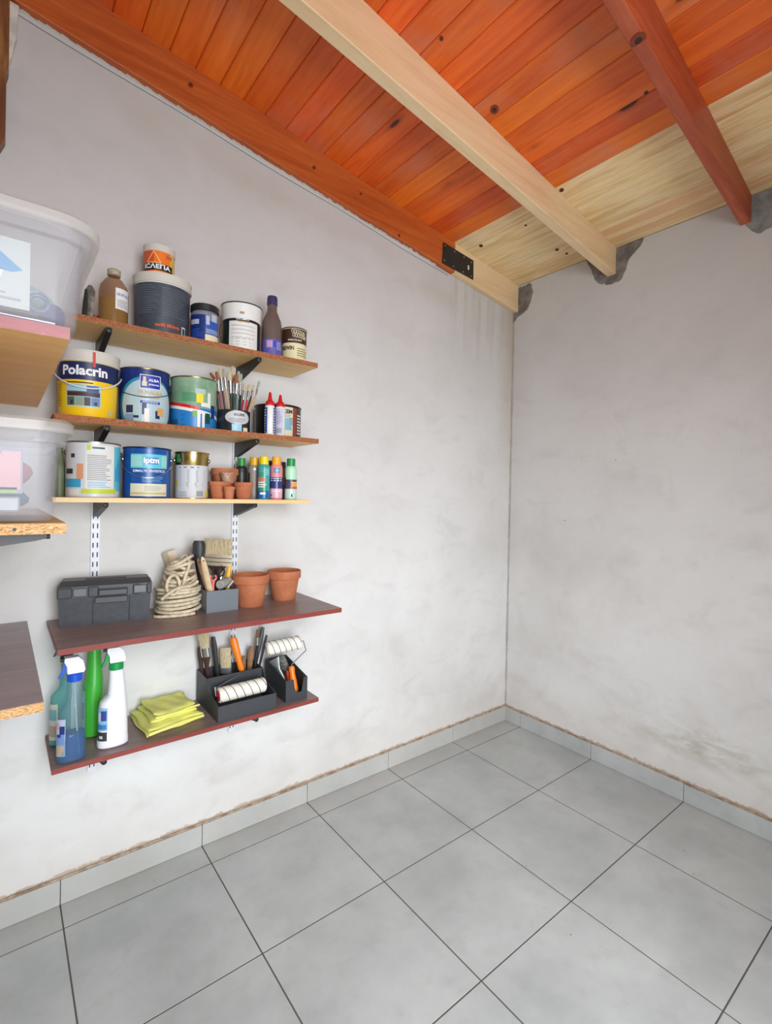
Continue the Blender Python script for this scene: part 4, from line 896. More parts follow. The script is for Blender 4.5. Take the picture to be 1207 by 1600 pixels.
def smooth_path(p, n=12):
    out = []; p = [Vector(q) for q in p]
    for i in range(len(p)-1):
        a, b, c, d = p[max(i-1, 0)], p[i], p[i+1], p[min(i+2, len(p)-1)]
        for k in range(n):
            s_ = k/n; out.append(.5*((2*b)+(c-a)*s_+(2*a-5*b+4*c-d)*s_*s_+(3*b-a-3*c+d)*s_**3))
    return out+[p[-1]]
MB().tube(smooth_path(tail), .0052, 9, twist=330, amp=.12).build('strand', ROPE, t, ang=180)
loop = [P(283, 925, y=-.18), P(290, 900, y=-.17), P(296, 880, y=-.15), P(289, 868, y=-.12), P(277, 880, y=-.10)]
MB().tube(smooth_path(loop), .0055, 9, twist=330, amp=.12).build('strand', ROPE, t, ang=180)
# wooden block behind the rope
a, b = P(277, 905, y=-.045), P(264, 861, y=-.035)
t = thing('scraper', 'pale wooden block leaning on the wall behind the rope', 'wood block', a)
MB().rod(a, b, [(0, .018, .008), (.05, .022, .01), (.75, .026, .011), (.97, .027, .011), (1, .024, .009)], seg=4).build('block', noise_mat('faded wood', (196, 176, 150), (214, 198, 176), 12, .8), t)

# ================================================================== GREY BOX AND TOOLS
gx0, gx1, gy0, gy1, gh = -1.873, -1.762, -.198, -.062, .076
def open_box(mb, x0, x1, y0, y1, z0, z1, w=.0025):
    mb.box((x0, y0, z0), (x1, y1, z0+w)); mb.box((x0, y0, z0+w), (x1, y0+w, z1)); mb.box((x0, y1-w, z0+w), (x1, y1, z1)); mb.box((x0, y0+w, z0+w), (x0+w, y1-w, z1)); mb.box((x1-w, y0+w, z0+w), (x1, y1-w, z1)); return mb
t = tag(open_box(MB(), gx0, gx1, gy0, gy1, zD+.0003, zD+gh).build('tool_holder', GREYB, smooth=False), 'slate grey open box full of tools next to the rope', 'box')
G_ = 'tools in the slate grey box'
zi = zD+.004
def inbox(p, x0, x1, y0, y1): return Vector((min(max(p.x, x0), x1), min(max(p.y, y0), y1), p.z))
# wide brush
y = -.1; a = P(336, 935, y=y); a.z = zi; b = P(340, 884, y=y-.0); c = P(340.5, 878, y=y); d = P(341.5, 866, y=y); e = P(343, 843, y=y)
t = thing('wide_brush', 'wide flat brush with cream bristles upright in the slate grey box', 'brush', a, 0, G_)
mb = MB(); mb.rod(a, b, [(0, .010, .006), (.5, .009, .006), (.8, .012, .006), (1, .034, .007)]); mb.build('handle', BROWN, t)
MB().rod(b, d, [(0, .047, .008), (.0, .049, .009), (1, .05, .009)], seg=4).build('ferrule', mat('brushed tin', (196, 184, 160), .4, .4), t)
for k in (.3, .65):
    q0 = b.lerp(d, k); MB().rod(q0, q0+(d-b)*.06, [(0, .0505, .0095), (1, .0505, .0095)], seg=4).build('groove', BROWN, t)
bm = MB(); w = Vector((.8, -.6, 0)); rb_ = random.Random(2)
for k in range(44):
    s_ = -.046+.092*k/43
    p0 = d+w*s_+Vector((0, 0, -.001)); p1 = e+w*(s_*1.02)+Vector((0, rb_.uniform(-.004, .004), rb_.uniform(-.003, .003)))
    for yy in (-.004, .004):
        bm.rod(p0+Vector((0, yy, 0)), p1+Vector((0, yy*.6, 0)), [(0, .0014, .0012), (1, .0011, .0009)], seg=4)
o = bm.build('bristles', BRIST, t); o['kind'] = 'stuff'
# black grip tool
y = -.12; a = P(321, 940, y=y); a.z = zi; a = inbox(a, gx0+.02, gx1-.02, gy0+.02, gy1-.02); b = P(310, 878, y=y); c = P(311, 845, y=y)
t = thing('sanding_pad', 'black plastic grip with round head upright behind the wooden handles', 'tool', a, 0, G_)
MB().rod(a, b, [(0, .008, .006), (1, .013, .010)]).build('shaft', BLACK, t)
MB().rod(b, c, [(0, .014, .012), (.05, .022, .017), (.85, .021, .016), (1, .017, .013)], seg=20).build('grip', noise_mat('worn black rubber', (34, 36, 38), (56, 58, 58), 40, .5), t)
b2 = P(303, 870, y=y-.01); b3 = P(290, 871, y=y-.01)
MB().rod(b2, b3, [(0, .006, .006), (.6, .005, .008), (1, .003, .004)]).build('flange', BLACK, t)
# wooden handles
for k, (u0, v0, u1, v1, lab, wd) in enumerate(((326, 925, 309, 872, 'grey wooden tool handle left of the pale one, leaning over the rope', .0085), (329, 925, 316, 870, 'pale flat wooden tool handle leaning left out of the slate grey box', .0105))):
    y = -.165+.02*k*0-.012*k; b = P(u1, v1, y=y); a = P(u0, v0, y=y); d = (a-b).normalized(); a = a+d*((a.z-zi)/max(.3, -d.z)*.9); a = inbox(a, gx0+.012, gx1-.012, gy0+.014, gy1-.02)
    t = thing('hand_tool', lab, 'hand tool', a, 0, G_)
    MB().rod(a, b, [(0, wd*.8, .005), (.5, wd, .006), (.8, wd*1.05, .006), (.95, wd*.7, .005), (1, wd*.3, .003)]).build('handle', [WOODD, noise_mat('pale beech', (226, 204, 166), (206, 180, 138), 16, .6)][k], t)
    MB().rod(b+(a-b)*.06+Vector((0, -.0065, 0)), b+(a-b)*.09+Vector((0, -.0068, 0)), [(0, .002, .001), (1, .002, .001)]).build('hang_hole', BLACK, t)
# pink wrench
y = -.18; b = P(333, 908, y=y); a = P(333, 930, y=y); a.z = zi
t = thing('wrench', 'small pink open ended wrench standing in the slate grey box', 'wrench', a, 0, G_)
MB().rod(a, b, [(0, .005, .003), (.9, .005, .003), (1, .008, .003)]).build('shank', WRENCH, t)
for sg in (-1, 1):
    MB().tube(smooth_path([b, b+Vector((sg*.009, 0, .006)), b+Vector((sg*.010, 0, .014)), b+Vector((sg*.006, 0, .021))], 6), [.0035]*18+[.002], 8).build('jaw', WRENCH, t)
# scissors
y = -.14; a = P(338, 935, y=y); a.z = zi
t = thing('scissors', 'scissors with black looped handles upright in the slate grey box', 'scissors', a, 0, G_)
for u in (328, 346):
    c_ = P(u, 893, y=y)
    loop = [c_+Vector((.011*math.cos(q)*1.0, 0, .018*math.sin(q))) for q in [2*PI*i/20 for i in range(21)]]
    MB().tube(loop, .003, 8).build('grip', BLACK, t); MB().tube([c_+Vector((0, 0, -.017)), a], .003, 6).build('blade', STEEL, t)
# putty knife
y = -.12; a = P(357, 935, y=y); a.z = zi; a = inbox(a, gx0+.01, gx1-.012, gy0+.01, gy1-.01); b = P(356, 902, y=y); c = P(359.5, 878, y=y); d = P(361.5, 856, y=y)
t = thing('utility_knife', 'knife with yellow handle and grey blade leaning against the white rail', 'knife', a, 0, G_)
MB().rod(a, b, [(0, .007, .005), (1, .0085, .006)]).build('shaft', mat('amber plastic', (230, 160, 30), .4), t)
MB().rod(b, c, [(0, .0085, .006), (.9, .0085, .006), (1, .006, .004)]).build('handle', mat('mustard plastic', (238, 178, 40), .4), t)
MB().rod(c, d, [(0, .008, .0015), (.6, .0075, .0012), (1, .002, .0008)]).build('blade', mat('grey steel', (120, 124, 128), .4, .7), t)
# grey roll
a, b = P(343, 914, y=-.165), P(358, 908, y=-.13)
t = thing('sponge_roll', 'small grey roll of felt lying across the front of the slate grey box', 'roll', a, 0, G_)
MB().rod(a, b, [(0, .014, .014), (.04, .016, .016), (.96, .016, .016), (1, .014, .014)], seg=20).build('roll', noise_mat('grey felt', (156, 156, 148), (176, 174, 166), 40, .9), t)
a, b = P(356, 918, y=-.18), P(364, 908, y=-.16)
MB().rod(a, b, [(0, .003, .003), (1, .004, .004)]).build('tube_end', mat('pale tube', (200, 206, 206), .4), t)

# ================================================================== SPRAY BOTTLES
GB = 'cleaning bottles on the lowest shelf'
def trigger_head(t, x, y, z, mcol, mhead=WHITE2, s=1.0):
    MB().lathe([(.0195*s, z), (.0205*s, z+.001), (.0205*s, z+.021*s), (.018*s, z+.023*s)], c=(x, y, 0), seg=28).build('collar', mcol, t)
    z1 = z+.0232*s; X = lambda dx, dy=0: x+dx*s
    # housing: wedge with nozzle to the left (-x)
    prof = [(-.019, 0), (.021, 0), (.025, .008), (.019, .034), (.008, .047), (-.026, .047), (-.027, .036), (-.02, .02)]
    hd_ = MB(); wid = .013*s
    hd_.prism([(x+px_*s, y+wid, z1+pz_*s) for px_, pz_ in prof], (0, -2*wid, 0)); hd_.build('head', mhead, t, smooth=False)
    MB().rod((x-.026*s, y, z1+.041*s), (x-.036*s, y, z1+.041*s), [(0, .006*s, .006*s), (1, .006*s, .006*s)], (0, 1, 0), 12).build('nozzle', BLACK, t)
    tr_ = [(-.021, .032), (-.026, .032), (-.034, .004), (-.041, -.011), (-.035, -.010), (-.022, .008)]
    MB().prism([(x+px_*s, y+.005, z1+pz_*s) for px_, pz_ in tr_], (0, -.010, 0)).build('trigger', mcol, t, smooth=False)
# blue window cleaner
bx_, by_ = -2.262, -.222
t = thing('spray_bottle', 'clear spray bottle half full of blue liquid, with blue collar, front left', 'spray bottle', (bx_, by_, zE), 0, GB)
z = zE+.0003
S9 = .92
secs = [(z, 0, .036, .024), (z+.004, 0, .041, .028), (z+.03, 0, .0405, .028), (z+.07, 0, .0385, .027), (z+.13, .0005, .0375, .026), (z+.15, .003, .034, .025), (z+.162, .007, .028, .023), (z+.17, .0085, .0245, .0215), (z+.185, .0085, .024, .021), (z+.195, .008, .0235, .0205), (z+.21, .007, .021, .019), (z+.228, .006, .0195, .018)]
secs = [(a_, b_, c_*S9, d_) for a_, b_, c_, d_ in secs]
MB().oval([(zz, bx_+o, by_, rx, ry) for zz, o, rx, ry in secs], pw=2.4).build('body', BOTC, t)
k = .93
MB().oval([(zz+(.002 if i == 0 else 0), bx_+o, by_, rx*k, ry*k) for i, (zz, o, rx, ry) in enumerate(secs[:4])]+[(z+.078, bx_, by_, .0352*k, .0247*k)], pw=2.4).build('liquid', LIQB, t)
trigger_head(t, bx_+.006, by_, z+.229, mat('cobalt collar', (20, 80, 200), .35))
MB().tube([(bx_+.006, by_, z+.22), (bx_+.012, by_, z+.1), (bx_+.02, by_-.004, z+.01)], .0022, 6).build('dip_tube', clear('dip tube', (220, 230, 235), .6), t)
# oval label on the left-front flank
def flank_label(t, x, y, z0, z1, rx, ry, mats, pats, pw=2.4, a0=PI*1.02, a1=PI*1.42):
    # pats: (u0,u1,w0,w1,mi,lift)
    mb = MB()
    for u0, u1, w0, w1, mi, lift in pats:
        n = 6
        for i in range(n):
            q0, q1 = u0+(u1-u0)*i/n, u0+(u1-u0)*(i+1)/n; V = []
            for qq, ww in ((q0, w0), (q1, w0), (q1, w1), (q0, w1)):
                a = a0+(a1-a0)*qq; c_, s_ = math.cos(a), math.sin(a)
                V.append((x+(rx+lift)*math.copysign(abs(c_)**(2/pw), c_), y+(ry+lift)*math.copysign(abs(s_)**(2/pw), s_), z0+(z1-z0)*ww))
            mb.add(V, [(0, 1, 2, 3)], mi)
    return mb.build('label', mats, t)
flank_label(t, bx_, by_, z+.022, z+.128, .0377, .0262, [mat('label haze', (176, 186, 206), .4), mat('label navy', (30, 50, 120), .4), mat('label rose', (206, 150, 160), .4), mat('label tan', (176, 156, 140), .5), mat('label steel', (110, 140, 190), .4)],
    [(.12, .88, 0, 1, 0, .0004), (.5, .85, .6, .82, 1, .001), (.2, .5, .72, .9, 2, .001), (.2, .84, .3, .6, 4, .001), (.18, .8, .03, .3, 3, .001), (.3, .6, .52, .6, 1, .0014)])
# teal bottle behind
x, y = -2.279, -.095; t = thing('spray_bottle', 'teal tinted bottle behind the blue spray bottle', 'spray bottle', (x, y, zE), 0, GB)
MB().oval([(z, x, y, .024, .02), (z+.004, x, y, .028, .024), (z+.12, x, y, .027, .023), (z+.15, x+.002, y, .027, .022), (z+.175, x+.012, y, .016, .018), (z+.22, x+.014, y, .014, .014), (z+.26, x+.014, y, .0135, .0135)], pw=2.3).build('body', TEALC, t)
MB().oval([(z+.002, x, y, .022, .018), (z+.005, x, y, .026, .022), (z+.04, x, y, .026, .022)], pw=2.3).build('liquid', LIQT, t)
flank_label(t, x, y, z+.02, z+.13, .0284, .0244, [mat('tl1', (190, 190, 170), .5), mat('tl2', (110, 160, 170), .5), mat('tl3', (170, 150, 130), .5)], [(0, 1, 0, 1, 0, .0003), (.1, .9, .55, .85, 1, .0008), (.1, .9, .1, .4, 2, .0008)])
trigger_head(t, x+.014, y, z+.261, mat('charcoal collar', (40, 44, 50), .4), s=.85)
# white spray bottle with green collar
x, y = -2.152, -.196; t = thing('spray_bottle', 'white spray bottle with green collar and blue side label', 'spray bottle', (x, y, zE), 0, GB)
secs = [(0, 0, .037, .026), (.004, 0, .0425, .031), (.02, 0, .0425, .031), (.03, .0005, .0405, .030), (.12, 0, .0385, .029), (.138, .001, .036, .028), (.15, .006, .029, .026), (.155, .009, .0255, .025), (.175, .0095, .0235, .0225), (.21, .0085, .0205, .019), (.232, .007, .019, .0185)]
MB().oval([(z+zz, x+o, y, rx, ry) for zz, o, rx, ry in secs], pw=2.6).build('body', WHITE2, t)
trigger_head(t, x+.007, y, z+.2322, mat('emerald collar', (10, 150, 70), .35), s=.98)
flank_label(t, x, y, z+.02, z+.128, .0408, .0305, [mat('pale blue label', (140, 186, 214), .4), mat('indigo label', (60, 70, 150), .4), mat('dark photo', (60, 56, 54), .4), mat('pale photo', (200, 212, 220), .4), mat('azure label', (60, 130, 190), .4)],
    [(.05, .9, .34, .97, 0, .0004), (.45, .85, .62, .9, 1, .001), (.15, .45, .6, .85, 3, .001), (.1, .85, .38, .52, 4, .001), (.05, .88, .05, .3, 2, .0004), (.3, .6, .12, .2, 3, .001)], pw=2.6)
# green bottle
x, y = -2.192, -.082; t = thing('cleaner_bottle', 'tall bright green bottle with red cap behind the white spray bottle', 'bottle', (x, y, zE), 0, GB)
MB().oval([(z, x, y, .026, .03), (z+.004, x, y, .03, .036), (z+.14, x, y, .029, .035), (z+.17, x+.003, y, .026, .031), (z+.21, x+.004, y, .021, .024), (z+.262, x+.004, y, .018, .018), (z+.285, x+.004, y, .016, .016)], pw=2.2).build('body', GREEN2, t)
MB().lathe([(.0175, z+.2855), (.0185, z+.287), (.018, z+.312), (.015, z+.315)], c=(x+.004, y, 0), seg=22).build('cap', RED, t)
flank_label(t, x, y, z+.02, z+.15, .0305, .0365, [mat('leaf film', (130, 170, 150), .4), mat('forest film', (50, 90, 80), .4)], [(.0, .55, 0, 1, 0, .0003), (.1, .45, .3, .7, 1, .0008)], pw=2.2)

# ================================================================== YELLOW CLOTH
def cloth():
    t = thing('folded_cloth', 'folded yellow microfibre cloth lying on the lowest shelf', 'cloth', (-1.97, -.14, zE))
    # four nearly flat folded layers, wavy at the edges
    c4 = [Vector(q) for q in ((-2.062, -.228), (-1.872, -.185), (-1.895, -.022), (-2.075, -.03))]
    rs = random.Random(4)
    lay = [(c4, .0, .012), ([Vector((-2.058, -.226)), Vector((-1.876, -.183)), Vector((-1.895, -.022)), Vector((-2.074, -.032))], .0125, .026), ([Vector((-2.04, -.196)), Vector((-1.888, -.165)), Vector((-1.897, -.02)), Vector((-2.05, -.03))], .0265, .040), ([Vector((-2.034, -.19)), Vector((-1.894, -.16)), Vector((-1.9, -.022)), Vector((-2.046, -.034))], .0405, .054)]
    for li, (cs, z0, z1) in enumerate(lay):
        N1, N2 = 24, 18; mb = MB(); V = []; F_ = []
        def pt(u, v): return cs[0].lerp(cs[1], u).lerp(cs[3].lerp(cs[2], u), v)
        for s_ in (0, 1):
            for j in range(N2+1):
                for i in range(N1+1):
                    u, v = i/N1, j/N2; p = pt(u, v); ed = min(u, 1-u, v, 1-v); rnd_ = min(1, ed*9+.02)**.5
                    zc = (z0+z1)/2; hh = (z1-z0)/2*rnd_
                    wv = .0022*math.sin(u*6+li*1.7)*math.cos(v*5+li)+.0012*math.sin(u*17+v*9+li)
                    zz = zc+(hh if s_ else -hh)+(wv if li else max(0, wv))+(.010*(max(0, 1-u*3.2))**2*(li == 3) )
                    dx = .003*math.sin(v*8+li*2) if ed < .01 else 0; dy = .003*math.sin(u*9+li) if ed < .01 else 0
                    V.append((p.x+dx, p.y+dy, zE+max(.0006, zz)))
        M_ = (N1+1)*(N2+1)
        for j in range(N2):
            for i in range(N1):
                a = j*(N1+1)+i; F_.append((M_+a, M_+a+1, M_+a+N1+2, M_+a+N1+1)); F_.append((a, a+N1+1, a+N1+2, a+1))
        rim = [(i, 0) for i in range(N1)]+[(N1, j) for j in range(N2)]+[(i, N2) for i in range(N1, 0, -1)]+[(0, j) for j in range(N2, 0, -1)]
        id_ = [j*(N1+1)+i for i, j in rim]
        for k in range(len(id_)):
            a, b = id_[k], id_[(k+1) % len(id_)]; F_.append((a, b, b+M_, a+M_))
        mb.add(V, F_); mb.build('fold', CLOTH, t, ang=80)
    # lifted corner
    a = Vector((-1.91, -.172, zE+.05))
    mb = MB(); mb.tube(smooth_path([(-2.03, -.198, zE+.048), (-1.97, -.2, zE+.050), (-1.92, -.188, zE+.052), (-1.882, -.17, zE+.046)], 8), [.0035]*24+[.002], 8); mb.build('hem', CLOTH, t)
    mb = MB(); mb.tube(smooth_path([(-2.056, -.228, zE+.012), (-2.0, -.224, zE+.018), (-1.93, -.206, zE+.018), (-1.874, -.186, zE+.012)], 8), .005, 8); mb.build('hem', CLOTH, t)
cloth()

# ================================================================== BLACK CADDIES
def caddy(name, label, x0, x1, y0, ym, y1, h0, hb, w=.003, notch=None):
    t = thing(name, label, 'tool caddy', (x0, y0, zE), 0, 'black caddies on the lowest shelf'); z = zE+.0004
    MB().box((x0, y0, z), (x1, y1, z+w)).build('base', CADDY, t, smooth=False)
    if notch:
        xa, xb, hn = notch
        MB().prism([(x0, y0, z+w), (x1, y0, z+w), (x1, y0, z+h0), (xb, y0, z+h0), (xb-.008, y0, z+hn), (xa+.008, y0, z+hn), (xa, y0, z+h0), (x0, y0, z+h0)], (0, w, 0)).build('front_wall', CADDY, t, smooth=False)
    else: MB().box((x0, y0, z+w), (x1, y0+w, z+h0)).build('front_wall', CADDY, t, smooth=False)
    MB().box((x0, y1-w, z+w), (x1, y1, z+hb)).build('back_wall', CADDY, t, smooth=False)
    if ym: MB().box((x0+w, ym, z+w), (x1-w, ym+w, z+hb*.97)).build('divider', CADDY, t, smooth=False)
    for xa in (x0, x1-w):
        prof = [(y0+w, z+w), (y0+w, z+h0)]
        if ym: prof += [(y0+.02, z+h0+.006), (ym-.035, z+hb*.62), (ym-.012, z+hb*.88), (ym, z+hb*.97)]
        else: prof += [((y0+y1)/2, z+(h0+hb)/2)]
        prof += [(y1-w, z+hb), (y1-w, z+w)]
        MB().prism([(xa, yy, zz) for yy, zz in prof], (w, 0, 0)).build('side_wall', CADDY, t, smooth=False)
    return t
c1 = caddy('tool_caddy', 'large black caddy with low front holding a paint roller and brushes', -1.846, -1.634, -.252, -.128, -.02, .055, .118)
c2 = caddy('tool_caddy', 'small black caddy with notched front at the right end of the lowest shelf', -1.588, -1.498, -.236, None, -.05, .082, .118, notch=(-1.556, -1.514, .03))
# rollers
def roller(label, p0, p1, r, wire, h0, h1, capm, group='paint rollers'):
    p0, p1 = Vector(p0), Vector(p1); t = thing('paint_roller', label, 'paint roller', h1, 0, group)
    MB().rod(p0, p1, [(0, r*.9, r*.9), (.02, r, r), (.98, r, r), (1, r*.9, r*.9)], (0, 0, 1), 32).build('sleeve', ROLLC, t)
    ax = (p1-p0); L_ = ax.length; ax.normalize(); u = Vector((0, 0, 1)); u = (u-ax*u.dot(ax)).normalized(); w = ax.cross(u); st = MB()
    nst = 6
    for k in range(-1, nst):
        pts = []
        for i in range(17):
            a = -1.9+3.4*i/16; s_ = (k+.3)/nst+.2*(i/16)
            if 0.01 < s_ < .99: pts.append(p0+ax*L_*s_+(w*math.cos(a)-u*math.sin(a))*(r+.0003))
        if len(pts) > 2: st.tube(pts, .0014, 5)
    st.build('stripe', mat('grey thread', (96, 98, 112), .8), t)
    MB().rod(p0-ax*.003, p0+ax*.002, [(0, r*.5, r*.5), (.3, r*.72, r*.72), (1, r*.72, r*.72)], (0, 0, 1), 20).build('end_cap', capm, t)
    MB().rod(p1-ax*.002, p1+ax*.003, [(0, r*.72, r*.72), (1, r*.5, r*.5)], (0, 0, 1), 20).build('end_cap', capm, t)
    MB().tube(wire, .0021, 8).build('frame_wire', CHROME, t)
    h0, h1 = Vector(h0), Vector(h1)
    MB().rod(h0, h1, [(0, .009, .008), (.08, .012, .01), (.3, .0105, .009), (.55, .0135, .011), (.9, .0145, .012), (1, .011, .009)], seg=16).build('handle', HORANGE, t)
    return t
yf = -.192
p0 = P(341, 1089, y=yf); p1 = P(420, 1074, y=yf); 
p0.z = zE+.071; p1.z = zE+.073
p0.x = max(p0.x, -1.828); p1.x = min(p1.x, -1.655)
h0 = P(378, 1048, y=-.10); h1 = P(364, 996, y=-.075)
w_ = [p0+Vector((.004, 0, 0)), p0+Vector((-.008, 0, 0)), p0+Vector((-.010, .004, .03)), P(334, 1077, y=-.175)+Vector((0, 0, .0)), P(378.5, 1052, y=-.125), h0+Vector((0, 0, .005))]
w_[3].x = p0.x-.010
roller('striped cream paint roller with orange handle lying in the large black caddy', p0, p1, .0265, w_, h0, h1, mat('magenta cap', (190, 30, 70), .4))
p0 = P(417, 1014, y=-.11); p1 = P(469, 1003, y=-.13); h0 = P(455.5, 1041, y=-.16); h1 = P(461, 1082, y=-.19)
w_ = [p1+Vector((-.005, 0, 0)), P(474, 1001, y=-.13), P(478.5, 1016, y=-.135), P(457, 1037, y=-.155), h0]
roller('striped cream paint roller raised above the small black caddy on its wire', p0, p1, .0265, w_, h0, h1, ROLLC)
# brushes and handles in the large caddy
GC = 'brushes in the large black caddy'
def cb(label, pts, y, kinds, name='paint_brush'):
    pass
zc = zE+.006; cl = lambda p: inbox(p, -1.832, -1.65, -.115, -.035)
def big_brush(label, px, y, mh, mbr, wf, hw, fmat=STEEL, wt=None, name='paint_brush', cat='brush'):
    tip, f1, f0, low = [P(*q, y=y) for q in px]; d = (low-f0).normalized(); bt = low+d*((low.z-zc-.01)/max(.3, -d.z)) if d.z < 0 else low
    bt = cl(bt); bt.z = max(zc+.004, bt.z)
    t = thing(name, label, cat, bt, 0, GC)
    MB().rod(bt, f0, [(0, hw*.7, .004), (.3, hw, .005), (.75, hw*.9, .005), (.93, wf*.8, .006), (1, wf, .007)]).build('handle', mh, t)
    MB().rod(f0, f1, [(0, wf, .007), (1, wf*1.03, .0075)]).build('ferrule', fmat, t)
    MB().rod(f1, tip, [(0, wf*.97, .007), (.7, (wt or wf)*1.0, .006), (1, (wt or wf)*.98, .003)]).build('bristles', mbr, t)
    return t
big_brush('cream bristled flat brush with shiny ferrule, leftmost in the large caddy', ((317, 989), (320, 1012.5), (322, 1026), (325, 1062)), -.075, BROWN, BRIST, .0165, .008, wt=.022)
big_brush('wide flat brush lying bristles up beside the orange roller handle', ((352, 1012), (353, 1043), (353, 1052), (353, 1064)), -.055, BLACK, BRIST, .021, .010, mat('dull ferrule', (150, 150, 150), .4, .6))
big_brush('round brush with brown hair and silver ferrule near the right end of the large caddy', ((403, 984), (403, 996), (402.5, 1008), (399, 1045)), -.07, BLACK, WOODD, .0065, .007)
def stick(label, top, low, y, m, w, name='hand_tool', prof=None, m2=None):
    tp, lo = P(*top, y=y), P(*low, y=y); d = (lo-tp).normalized(); bt = cl(lo+d*max(0, (lo.z-zc-.01)/max(.3, -d.z))); bt.z = max(zc+.004, bt.z)
    t = thing(name, label, 'hand tool', bt, 0, GC)
    MB().rod(bt, tp, prof or [(0, w*.7, .005), (.5, w*.8, .006), (.85, w, .007), (1, w*.7, .004)]).build('handle', m, t)
    if m2: MB().rod(tp, tp+(tp-bt).normalized()*.03, [(0, w*.5, .003), (1, w*.35, .002)]).build('tip', m2, t)
    return t
stick('dark grey plastic handle right of the cream bristled brush', (333, 995), (340, 1055), -.06, mat('dark grey plastic', (50, 50, 52), .4), .0115)
stick('slim black handle with pale tip beside the wide flat brush', (341, 1040), (343, 1060), -.05, BLACK, .006, m2=mat('pale plastic', (210, 206, 196), .5))
stick('worn brown wooden handle right of the orange roller handle', (393, 1010), (390, 1046), -.06, WOODD, .0125)
stick('small brown wooden knob handle close to the orange roller handle', (381, 1025), (382, 1046), -.04, WOODD, .008)
stick('tall dark slate handle behind the brown haired brush', (411, 980), (405, 1040), -.05, mat('slate handle', (66, 74, 78), .4), .010)
stick('thin black stick with bright metal tip, rightmost in the large caddy', (417, 992), (411, 1040), -.085, BLACK, .0055, m2=STEEL)
stick('maroon handle end at the far left back of the large caddy', (311, 1012), (317, 1060), -.045, mat('maroon dark', (60, 34, 38), .5), .008)
# tools in the small caddy
GD = 'tools in the small black caddy'
a, b = P(444, 1062, y=-.15), P(428, 1030, y=-.12); t = thing('scraper', 'steel putty scraper leaning left out of the small black caddy', 'scraper', a, 0, GD)
MB().rod(a, b, [(0, .010, .006), (.5, .008, .006), (.7, .012, .002), (1, .022, .0012)]).build('blade', mat('scraper steel', (130, 134, 130), .35, .6), t)
lo = a+(a-b)*.7; lo = inbox(lo, -1.575, -1.51, -.22, -.07); lo.z = max(zE+.01, lo.z); MB().rod(lo, a, [(0, .006, .005), (1, .009, .006)]).build('handle', BLACK, t)
a, b = P(452, 1058, y=-.12), P(438, 1025, y=-.10); t = thing('wire_brush', 'grey wire brush head under the raised roller', 'wire brush', a, 0, GD)
MB().rod(a, b, [(0, .014, .01), (.5, .017, .012), (.8, .018, .012), (1, .013, .008)]).build('head', noise_mat('tarnished bristle', (70, 68, 62), (120, 118, 112), 90, .7, .5), t)
lo = inbox(a+(a-b)*.6, -1.575, -1.51, -.2, -.07); lo.z = max(zE+.01, lo.z); MB().rod(lo, a, [(0, .006, .005), (1, .010, .007)]).build('handle', BLACK, t)
a, b = P(452, 1085, y=-.17), P(449, 1048, y=-.165); a.x = max(a.x, -1.575)
t = thing('hand_tool', 'dark red handle tucked beside the orange roller handle in the small caddy', 'hand tool', a, 0, GD)
MB().rod(a, b, [(0, .006, .006), (.7, .008, .007), (1, .006, .005)]).build('handle', mat('brick red plastic', (150, 50, 30), .4), t)

# ================================================================== PLASTIC STORAGE BOXES (side wall shelves)
def rounded(x0, x1, y0, y1, r, n=6):
    pts = []
    for cx_, cy_, a0 in ((x1-r, y1-r, 0), (x0+r, y1-r, PI/2), (x0+r, y0+r, PI), (x1-r, y0+r, 3*PI/2)):
        for k in range(n+1):
            a = a0+PI/2*k/n; pts.append((cx_+r*math.cos(a), cy_+r*math.sin(a)))
    return pts
def storage_box(label, x0, x1, y0, y1, z0, h, taper, rimw, lidh, r=.03, skirt=.03):
    t = thing('storage_box', label, 'storage box', ((x0+x1)/2, (y0+y1)/2, z0), 0, 'translucent storage boxes'); w = .0025
    def ring(e, z, rr=r): return [(px_, py_, z) for px_, py_ in rounded(x0-e, x1+e, y0-e, y1+e, rr+max(0, e))]
    z = z0+.0005
    R_ = [ring(-.014, z), ring(-.004, z+.003), ring(0, z+.012), ring(taper, z+h-skirt)]
    inn = [ring(taper-w, z+h-skirt), ring(-w, z+.014), ring(-.012, z+.005)]
    MB().loft(R_+inn, cap=(1, 1)).build('tub', BOXC, t, ang=30)
    MB().loft([ring(taper+.0005, z+h-skirt-.002), ring(taper+rimw*.55, z+h-skirt), ring(taper+rimw*.6, z+h-.002), ring(taper+rimw*.5, z+h), ring(taper-.002, z+h), ring(taper-.002, z+h-skirt)], cap=(0, 0)).build('rim', BOXC, t, ang=30)
    e = taper+rimw
    MB().loft([ring(e-.002, z+h-.012), ring(e+.001, z+h-.010), ring(e+.001, z+h+.006), ring(e-.006, z+h+.012), ring(e-.02, z+h+.012), ring(e-.026, z+h+lidh), ring(e-.04, z+h+lidh), ring(e-.05, z+h+lidh-.01)], cap=(0, 1)).build('lid', LIDC, t, ang=30)
    return t
B1 = storage_box('large translucent plastic box with lid at the upper left edge', -2.60, -2.3285, -.905, -.42, 1.630, .176, .008, .024, .014, .035)
B2 = storage_box('smaller translucent plastic box with lid at the middle left edge', -2.60, -2.353, -.835, -.42, 1.2925, .175, .006, .022, .012, .028)
